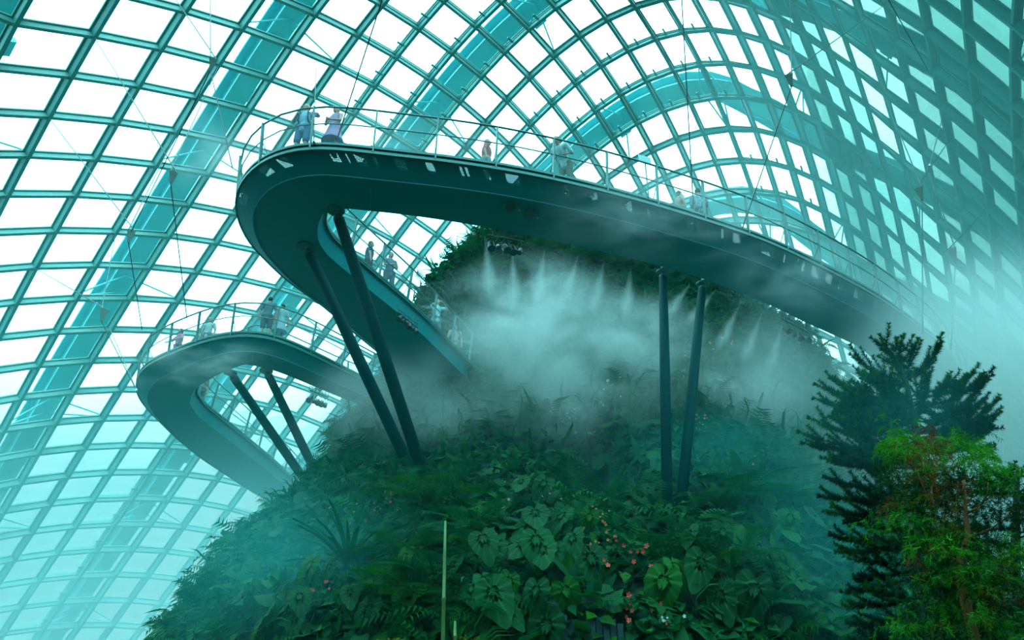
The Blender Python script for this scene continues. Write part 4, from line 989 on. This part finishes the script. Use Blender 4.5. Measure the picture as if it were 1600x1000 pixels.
put((506, 205), 1, False, .5, 'fair-haired woman in a pink and blue flowered dress beside the bald man', turn=-.25, pose='clasp', h=1.68, top=(.20, .28, .50), top2=(.65, .20, .35), style='dress', hair='fair', woman=True, sleeve=False)
put((772, 250), 1, False, .95, 'person in a red top walking along the long deck', turn=1.2, pose='down', h=1.62, top=(.60, .10, .12), bottom=(.25, .3, .3), style='long', hair='grey', woman=True)
put((893, 270), 1, False, .55, 'dark-haired person in a white shirt bending over the railing of the long deck', turn=-.9, pose='clasp', h=1.75, top=(.50, .62, .66), bottom=(.12, .14, .12), style='long', hair='dark', lean=.75)
put((1088, 320), 1, False, .95, 'person with long brown hair, low against the deck edge', turn=1.5, pose='down', h=1.55, top=(.55, .35, .28), bottom=(.2, .2, .2), style='long', hair='brown', woman=True)
put((1124, 325), 1, False, .8, 'dark-haired person in a speckled blue shirt seen from behind on the long deck', turn=2.6, pose='clasp', h=1.74, top=(.15, .22, .34), top2=(.40, .46, .5), bottom=(.1, .1, .12), style='long', hair='dark')
put((599, 425), 1, True, .7, 'person in a dark jacket half hidden behind the receding deck edge', turn=.8, pose='down', h=1.66, top=(.03, .05, .09), bottom=(.03, .04, .06), style='long', hair='brown', woman=True)
put((627, 440), 1, True, .55, 'person in a grey cape-like jacket on the receding deck', turn=-.5, pose='clasp', h=1.75, top=(.14, .16, .22), bottom=(.08, .1, .14), style='long', hair='brown', woman=True)
put((701, 508), 1, True, .5, 'person in a white top and shorts where the hairpin deck nears the slope', turn=-.6, pose='photo', h=1.72, top=(.45, .62, .68), top2=(.2, .5, .5), bottom=(.08, .12, .16), hair='fair')
put((731, 535), 1, True, .6, 'hazy person last in line at the mountain end of the hairpin deck', turn=-.9, pose='down', h=1.62, top=(.45, .26, .22), bottom=(.1, .1, .1), style='long', hair='dark')
put((426, 495), 2, False, .5, 'hazy person standing on the small skywalk beyond the hairpin', turn=2.8, pose='down', h=1.76, top=(.08, .14, .2), bottom=(.06, .09, .12), hair='dark')
put((440, 500), 2, False, .55, 'pale hazy person beside the darker one on the small skywalk', turn=3.0, pose='down', h=1.66, top=(.3, .42, .45), style='dress', hair='dark', woman=True)
put((243, 550), 2, False, .8, 'person in pink at the outer bend of the small skywalk', turn=.4, pose='rail', h=1.6, top=(.7, .2, .35), bottom=(.1, .1, .15), style='long', hair='dark', woman=True)
put((292, 533), 2, False, .9, 'pale person behind the fascia of the small skywalk', turn=.6, pose='down', h=1.58, top=(.5, .55, .55), bottom=(.1, .1, .15), style='long', hair='grey')
put((312, 612), 2, True, .5, 'dark-haired person at the inner bend of the small skywalk', turn=.2, pose='rail', h=1.68, top=(.12, .3, .12), top2=(.3, .3, .2), bottom=(.1, .12, .15), style='long', hair='dark')
put((335, 640), 2, True, .6, 'person in brown on the receding side of the small skywalk', turn=-.4, pose='down', h=1.7, top=(.22, .14, .10), bottom=(.1, .1, .1), style='long', hair='dark')

# ------------------------------------------------------------------ small board on the railing
SIGN = mat('board_back', (.22, .42, .40), .5)
p, yaw = deck_spot(O1, In1, I1_, (1010, 285), False, -.05); root = empty('info_board', p); tag(root, 'small tilted info board on a post above the long deck railing', 'board')
m = MB(); m.tube([p, p+UP*1.15], .018, 6); m.build('post', RAIL, root, org=p)
c = p+UP*1.3; X_ = Vector((math.cos(.25), math.sin(.25), -.16)).normalized(); Z_ = Vector((.1, .35, .95)); Z_ = (Z_-X_*Z_.dot(X_)).normalized(); m = MB(); m.box(c, (.36, .02, .36), X_, Z_.cross(X_), Z_); m.build('board', SIGN, root, org=p)

# ------------------------------------------------------------------ lamp rows and round lamps under the decks
def lamp_row(a, b_, n, label, s=1., drop=.32, tilt=(0, -.5, -.7)):
    root = empty('spotlight_row', a); tag(root, label, 'lamps', 'hanging spotlight rows'); d = (b_-a); dn = d.normalized()
    m = MB(); m.tube([a, b_], .022*s, 6); m.tube([a+UP*.14*s, b_+UP*.14*s], .014*s, 5)
    for k in range(7): q = a+d*k/6; m.tube([q, q+UP*.3], .010*s, 4)
    m.build('bar', DARKM, root, org=a)
    for k in range(n):
        q = a+d*((k+.5)/n); ax = Vector((tilt[0]+random.uniform(-.3, .3), tilt[1]+random.uniform(-.25, .25), tilt[2])).normalized(); c = q-UP*drop*s
        big = (k % 3 != 1); r = (.10 if big else .065)*s; m = MB()
        m.tube([c-ax*.16*s, c-ax*.12*s, c+ax*.10*s, c+ax*.13*s], [r*.6, r*.85, r, r*1.08], 12)
        sd = ax.cross(UP).normalized(); m.tube([c+sd*r*1.12, c+sd*r*1.12-ax*.02+UP*.16*s, q, c-sd*r*1.12+UP*.16*s, c-sd*r*1.12], .010*s, 5)
        hd = m.build('lamp_head', DARKM, root, smooth=False, org=a); m = MB(); m.disc(c+ax*.132*s, ax, r*.93, .006, 12); m.build('lens', LENS, hd, org=a)
lamp_row(at_z(762, 367, 13.98), at_z(818, 378, 13.98), 5, 'row of round spotlights hanging under the long deck against the bright mist')
lamp_row(at_z(483, 609, 13.98), at_z(513, 621, 13.98), 5, 'row of spotlights under the small skywalk, silhouetted against the glass', 1.05)
lamp_row(at_z(1222, 499, 14.0), at_z(1262, 519, 14.0), 4, 'hazy row of spotlights under the far end of the long deck', 1.0)
lamp_row(at_z(622, 488, 14.0), at_z(652, 512, 14.0), 6, 'row of spotlights under the receding hairpin deck near its railing', .8, .2)
for px, py, lab in [(798, 323, 'round flush lamp ring under the long deck, nearer the hairpin'), (827, 334, 'round flush lamp ring under the long deck, nearer the struts')]:
    c = at_z(px, py, DZ-.62); root = empty('flush_lamp', c); tag(root, lab, 'lamp', 'flush lamps'); m = MB()
    pts = [c+Vector((.17*math.cos(a), .17*math.sin(a), 0)) for a in [k*math.pi/12 for k in range(25)]]; m.tube(pts, .012, 5); m.build('ring', TRIM, root, org=c)
    m = MB(); m.disc(c+UP*.01, UP, .15, .02, 20); m.build('lens', LENS, root, org=c)
    m = MB(); q = c+Vector((.22, .12, -.02)); m.box(q, (.05, .05, .05)); m.build('clip', GREY, root, org=c)

# ------------------------------------------------------------------ cables and the plates that gather them
def near_node(px, py):
    b_ = min(((proj(p), k) for k, p in N.items() if proj(p)), key=lambda t: (t[0][0]-px)**2+(t[0][1]-py)**2); return N[b_[1]]-NR[b_[1]]*.6
def cable_set(plate, ups, downs, dist, label):
    """plate px; ups: px on the shell lattice; downs: (px,py,dist)"""
    c = at_d(*plate, dist); root = empty('cable_hanger', c); tag(root, label, 'cables', 'cables gathered by small plates')
    v = (EYEV-c).normalized(); rt = v.cross(UP).normalized(); u = rt.cross(v).normalized(); s = dist/1244
    m = MB(); P_ = [c-rt*6*s+u*7*s, c+rt*6*s+u*7*s, c+rt*1.5*s-u*12*s, c-rt*1.5*s-u*12*s]
    m.add([p+v*.012 for p in P_]+[p-v*.012 for p in P_], [(0, 1, 2, 3), (7, 6, 5, 4), (0, 4, 5, 1), (1, 5, 6, 2), (2, 6, 7, 3), (3, 7, 4, 0)])
    for q in (c-rt*4*s+u*5*s, c+rt*4*s+u*5*s, c-u*9*s): m.disc(q, v, 1.3*s, .05, 8)
    m.build('gusset_plate', GREY, root, org=c)
    for k, a in enumerate(ups):
        e = near_node(*a) if a[1] > 0 or len(a) < 3 else None
        st = c+(rt*(4 if k % 2 else -4)*s)+u*6*s; m = MB(); m.tube([st, e], .022, 5); m.build('cable', CABLE, root, org=c)
    for a in downs:
        m = MB(); m.tube([c-u*11*s, at_d(*a)], .017, 5); m.build('cable', CABLE, root, org=c)
cable_set((332, 98), [(246, -40), (350, -60)], [(205, 362, 30), (363, 262, 22)], 27, 'cable plate highest at the bright side, over the hoop crossing near the wide arch')
cable_set((270, 275), [(140, 51), (332, 98)], [(292, 497, 29)], 27, 'cable plate up-slope from the hairpin tip, between two purlins')
cable_set((204, 366), [(71, 174), (270, 201)], [(222, 515, 33)], 31, 'cable plate hanging in front of the fifth purlin from the upper corner')
cable_set((162, 490), [(51, 412), (178, 360)], [(214, 612, 31)], 33, 'lowest cable plate, over the wide arch above the small skywalk')
cable_set((1234, 123), [(1214, -30), (1384, 0)], [(1160, 357, 23)], 25, 'cable plate before the steep glass, nearest the arched bays')
cable_set((1437, 300), [(1386, 141), (1487, 218)], [(1442, 520, 24)], 27, 'cable plate in the steep glass, centre of the lattice')
cable_set((1489, 395), [(1448, 232), (1551, 319)], [(1486, 545, 24)], 28, 'cable plate lowest in the steep glass, above the mist')
for a, b_, d0, d1, lab in [((597, 0), (524, 226), 20, 20.5, 'lone cable slanting down to the railing by the flowered dress'), ((494, 100), (490, 222), 40, 20, 'fine cable just left of the slanting one'),
                           ((1065, -5), (1084, 332), 24, 23, 'thin upright cable crossing the arched bays to the long deck'), ((1478, 165), (1452, 260), 44, 27, 'short cable high in the steep glass'),
                           ((1450, 110), (1384, -8), 46, 30, 'thin cable crossing the upper steep glass'), ((171, 512), (214, 611), 45, 28, 'fine cable ending at the bracket of the small skywalk tip'), ((1000, 2), (1120, 250), 50, 60, 'hair-thin cable across the arched bays')]:
    A = at_d(*a, d0); B = at_d(*b_, d1); root = empty('hanging_cable', B); tag(root, lab, 'cable', 'single cables'); m = MB(); m.tube([A, B], .017, 5); m.build('wire', CABLE, root, org=B)
    m = MB(); m.tube([B, B.lerp(A, .02)], .03, 6); m.build('end_fitting', GREY, root, org=B)

# ------------------------------------------------------------------ mist
def volume_mat(name, dens, col, scale=2.0, lo=.42, hi=.62, aniso=.25, stretch=(1, 1, 1), soft=1.0, seed=0.):
    m = bpy.data.materials.new(name); m.use_nodes = True; t = m.node_tree; t.nodes.clear(); out = t.nodes.new('ShaderNodeOutputMaterial')
    pv = t.nodes.new('ShaderNodeVolumeScatter'); pv.inputs['Color'].default_value = (*col, 1); pv.inputs['Anisotropy'].default_value = aniso
    pv.inputs['Density'].default_value = dens
    t.links.new(pv.outputs[0], out.inputs['Volume'])
    if scale:
        tc = t.nodes.new('ShaderNodeTexCoord'); ln = t.nodes.new('ShaderNodeVectorMath'); ln.operation = 'LENGTH'; t.links.new(tc.outputs['Object'], ln.inputs[0])
        mr = t.nodes.new('ShaderNodeMapRange'); mr.inputs['From Min'].default_value = 1.0; mr.inputs['From Max'].default_value = 1-soft; mr.interpolation_type = 'SMOOTHSTEP'; t.links.new(ln.outputs['Value'], mr.inputs['Value'])
        mp = t.nodes.new('ShaderNodeMapping'); mp.inputs['Scale'].default_value = stretch; mp.inputs['Location'].default_value = (seed, seed*.7, -seed); t.links.new(tc.outputs['Object'], mp.inputs['Vector'])
        nz = t.nodes.new('ShaderNodeTexNoise'); nz.inputs['Scale'].default_value = scale; nz.inputs['Detail'].default_value = 4; nz.inputs['Roughness'].default_value = .55; nz.inputs['Distortion'].default_value = .5
        t.links.new(mp.outputs[0], nz.inputs['Vector'])
        nr2 = t.nodes.new('ShaderNodeMapRange'); nr2.inputs['From Min'].default_value = lo; nr2.inputs['From Max'].default_value = hi; nr2.interpolation_type = 'SMOOTHSTEP'; t.links.new(nz.outputs['Fac'], nr2.inputs['Value'])
        a = t.nodes.new('ShaderNodeMath'); a.operation = 'MULTIPLY'; t.links.new(mr.outputs[0], a.inputs[0]); t.links.new(nr2.outputs[0], a.inputs[1])
        b = t.nodes.new('ShaderNodeMath'); b.operation = 'MULTIPLY'; b.inputs[1].default_value = dens; t.links.new(a.outputs[0], b.inputs[0]); t.links.new(b.outputs[0], pv.inputs['Density'])
    return m
MC = (.98, .95, .97)      # spray
HC = (.13, .88, .86)      # thin teal haze
HL_ = (.50, .95, .97)     # haze before the far glass
def puff(px, py, y, r, dens, label, scale=2.0, lo=.42, hi=.62, rot=(0, 0, 0), col=None, **k):
    c = at_y(px, py, y); b = MB(); b.ball((0, 0, 0), 1.0, 20, 12)
    o = b.build('mist', volume_mat('mist_volume', dens, col or MC, scale, lo, hi, **k)); o.location = c; o.scale = r; o.rotation_euler = rot
    tag(o, label, 'mist', kind='stuff'); return o
def haze_box(x0, x1, y0, y1, z0, z1, dens, label, col=None):
    b = MB(); b.box(((x0+x1)/2, (y0+y1)/2, (z0+z1)/2), (x1-x0, y1-y0, z1-z0)); o = b.build('haze', volume_mat('haze_volume', dens, col or HL_, 0)); tag(o, label, 'haze', kind='stuff'); return o
haze_box(-95, 8.9, 29, 125, .02, 16, .016, 'even haze lying low between the mountain and the far glass')
haze_box(-95, 8.9, 29.5, 125, 16.05, 40, .0028, 'thin haze under the upper glass')
haze_box(-30, 30, 13, 28.9, .02, 13.2, .005, 'thin haze in front of the planted slope', HC)
haze_box(9, 80, 29, 125, .02, 10.9, .016, 'even low haze toward the steep glass flank')
haze_box(9, 48, 22, 70, 11, 45, .014, 'thin haze added to lighten the steep glass flank')  # veil added to brighten the beams on this flank
# spray clouds
puff(835, 508, 22.4, (4.0, 2.6, 2.9), .72, 'bright thick spray cloud between the long deck and the slope', 2.2, .36, .60)
puff(1000, 530, 23.2, (2.8, 2.0, 1.9), .6, 'spray cloud behind the near-vertical struts', 2.0, .36, .6, seed=23.)
puff(900, 620, 22.2, (4.0, 2.2, 3.2), .62, 'spray cloud drifting down over the slope', 1.9, .38, .60, seed=3.1)
puff(1190, 615, 22.4, (3.5, 2.8, 3.3), .55, 'spray cloud over the slope beside the conifer', 1.8, .36, .60, seed=5.3)
puff(1570, 575, 18.5, (5.2, 4.5, 4.2), .40, 'heavy mist swallowing the far end of the long deck', 1.3, .26, .52, seed=1.7)
puff(1560, 740, 19, (6, 5, 5), .22, 'mist bank behind the conifer', 1.3, .26, .52, seed=8.7)
puff(630, 610, 23.6, (3.2, 2.2, 2.0), .42, 'mist where the skywalks reach the slope', 1.7, .34, .58, seed=2.2)
puff(560, 640, 25.5, (3.2, 2.0, 2.2), .26, 'mist veil over the small skywalk end', 1.7, .40, .60, seed=6.0)
puff(420, 830, 28, (8, 5, 5), .10, 'mist low along the mountain outline', 1.5, .3, .6, seed=4.4, col=HL_)
puff(440, 900, 17.5, (4.2, 2.6, 2.9), .16, 'thin teal haze on the near flank', 1.4, .28, .56, seed=15., col=HC)
puff(310, 565, 22.0, (3.4, 1.4, 1.3), .55, 'wisps over the small skywalk', 2.2, .50, .64, seed=9.1)
puff(1040, 340, 14.6, (3.8, 1.2, 1.4), .42, 'wisps rising past the long deck', 2.4, .46, .64, seed=7.7)
puff(1250, 440, 16.4, (2.6, 1.2, 1.4), .36, 'wisps along the far half of the long deck', 2.4, .44, .64, seed=17.)
puff(640, 225, 15.0, (2.6, 1.2, .9), .25, 'faint wisp along the railing', 2.4, .48, .64, seed=12.)
puff(345, 250, 20, (2.4, 2, 2.2), .20, 'faint wisp before the wide arch', 2.0, .44, .62, seed=11.)
puff(1400, 650, 10.1, (2.3, .8, 1.5), .12, 'slight haze before the conifer', 1.2, .2, .5, seed=21., col=HC)
puff(1150, 760, 19.6, (4.6, 1.8, 3.0), .20, 'teal haze low on the slope beyond the struts', 1.5, .30, .58, seed=13., col=HC)
puff(1290, 860, 15.5, (2.6, 1.8, 3.0), .09, 'dim haze between slope and conifer', 1.4, .28, .56, seed=19., col=HC)
puff(700, 660, 22.2, (3.2, 1.8, 1.8), .30, 'mist drifting below the hairpin deck', 1.9, .38, .6, seed=14.)
# spray nozzle jets
JET = volume_mat('jet_volume', 3.2, MC, 1.6, .30, .6)
jb = MB(); jb.ball((0, 0, 0), 1.0, 14, 10)
_j = jb.build('spray_jet', JET); JM = _j.data; bpy.data.objects.remove(_j)
def jet(a, d, l, w, label, group):
    o = bpy.data.objects.new('spray_jet', JM); COL.objects.link(o); o.location = a+d*l*.48; o.rotation_euler = d.to_track_quat('Z', 'Y').to_euler(); o.scale = (w, w, l*.55)
    tag(o, label, 'spray', group, 'stuff')
for k, (px, py, dx, l) in enumerate([(905, 391, -.30, 1.), (945, 401, -.22, .9), (852, 381, -.15, 1.0), (987, 411, -.12, .9), (800, 385, .05, 1.), (1082, 437, -.75, .8), (1120, 449, -.8, .8), (1160, 467, -.5, 1.0), (1193, 484, -.4, 1.0), (757, 362, .1, 1.), (1225, 500, -.3, 1.0)]):
    a = at_z(px, py, 14.1)+Vector((0, .1, 0)); d = Vector((dx, .45, -.9)).normalized()
    for q, (f0, ll, ww) in enumerate(((0, .5, .05), (.22, .9, .13), (.55, 1.3, .26))): jet(a+d*f0*l, d, ll*l, ww, 'one of the short white spray jets under the long deck', 'spray jets')
for px, py in [(650, 478), (668, 498), (708, 532), (722, 548)]:
    a = at_z(px, py, 14.9); d = Vector((.9, .3, .05)).normalized(); jet(a, d, .9, .08, 'one of the sideways spray jets beside the receding hairpin deck', 'sideways spray jets')
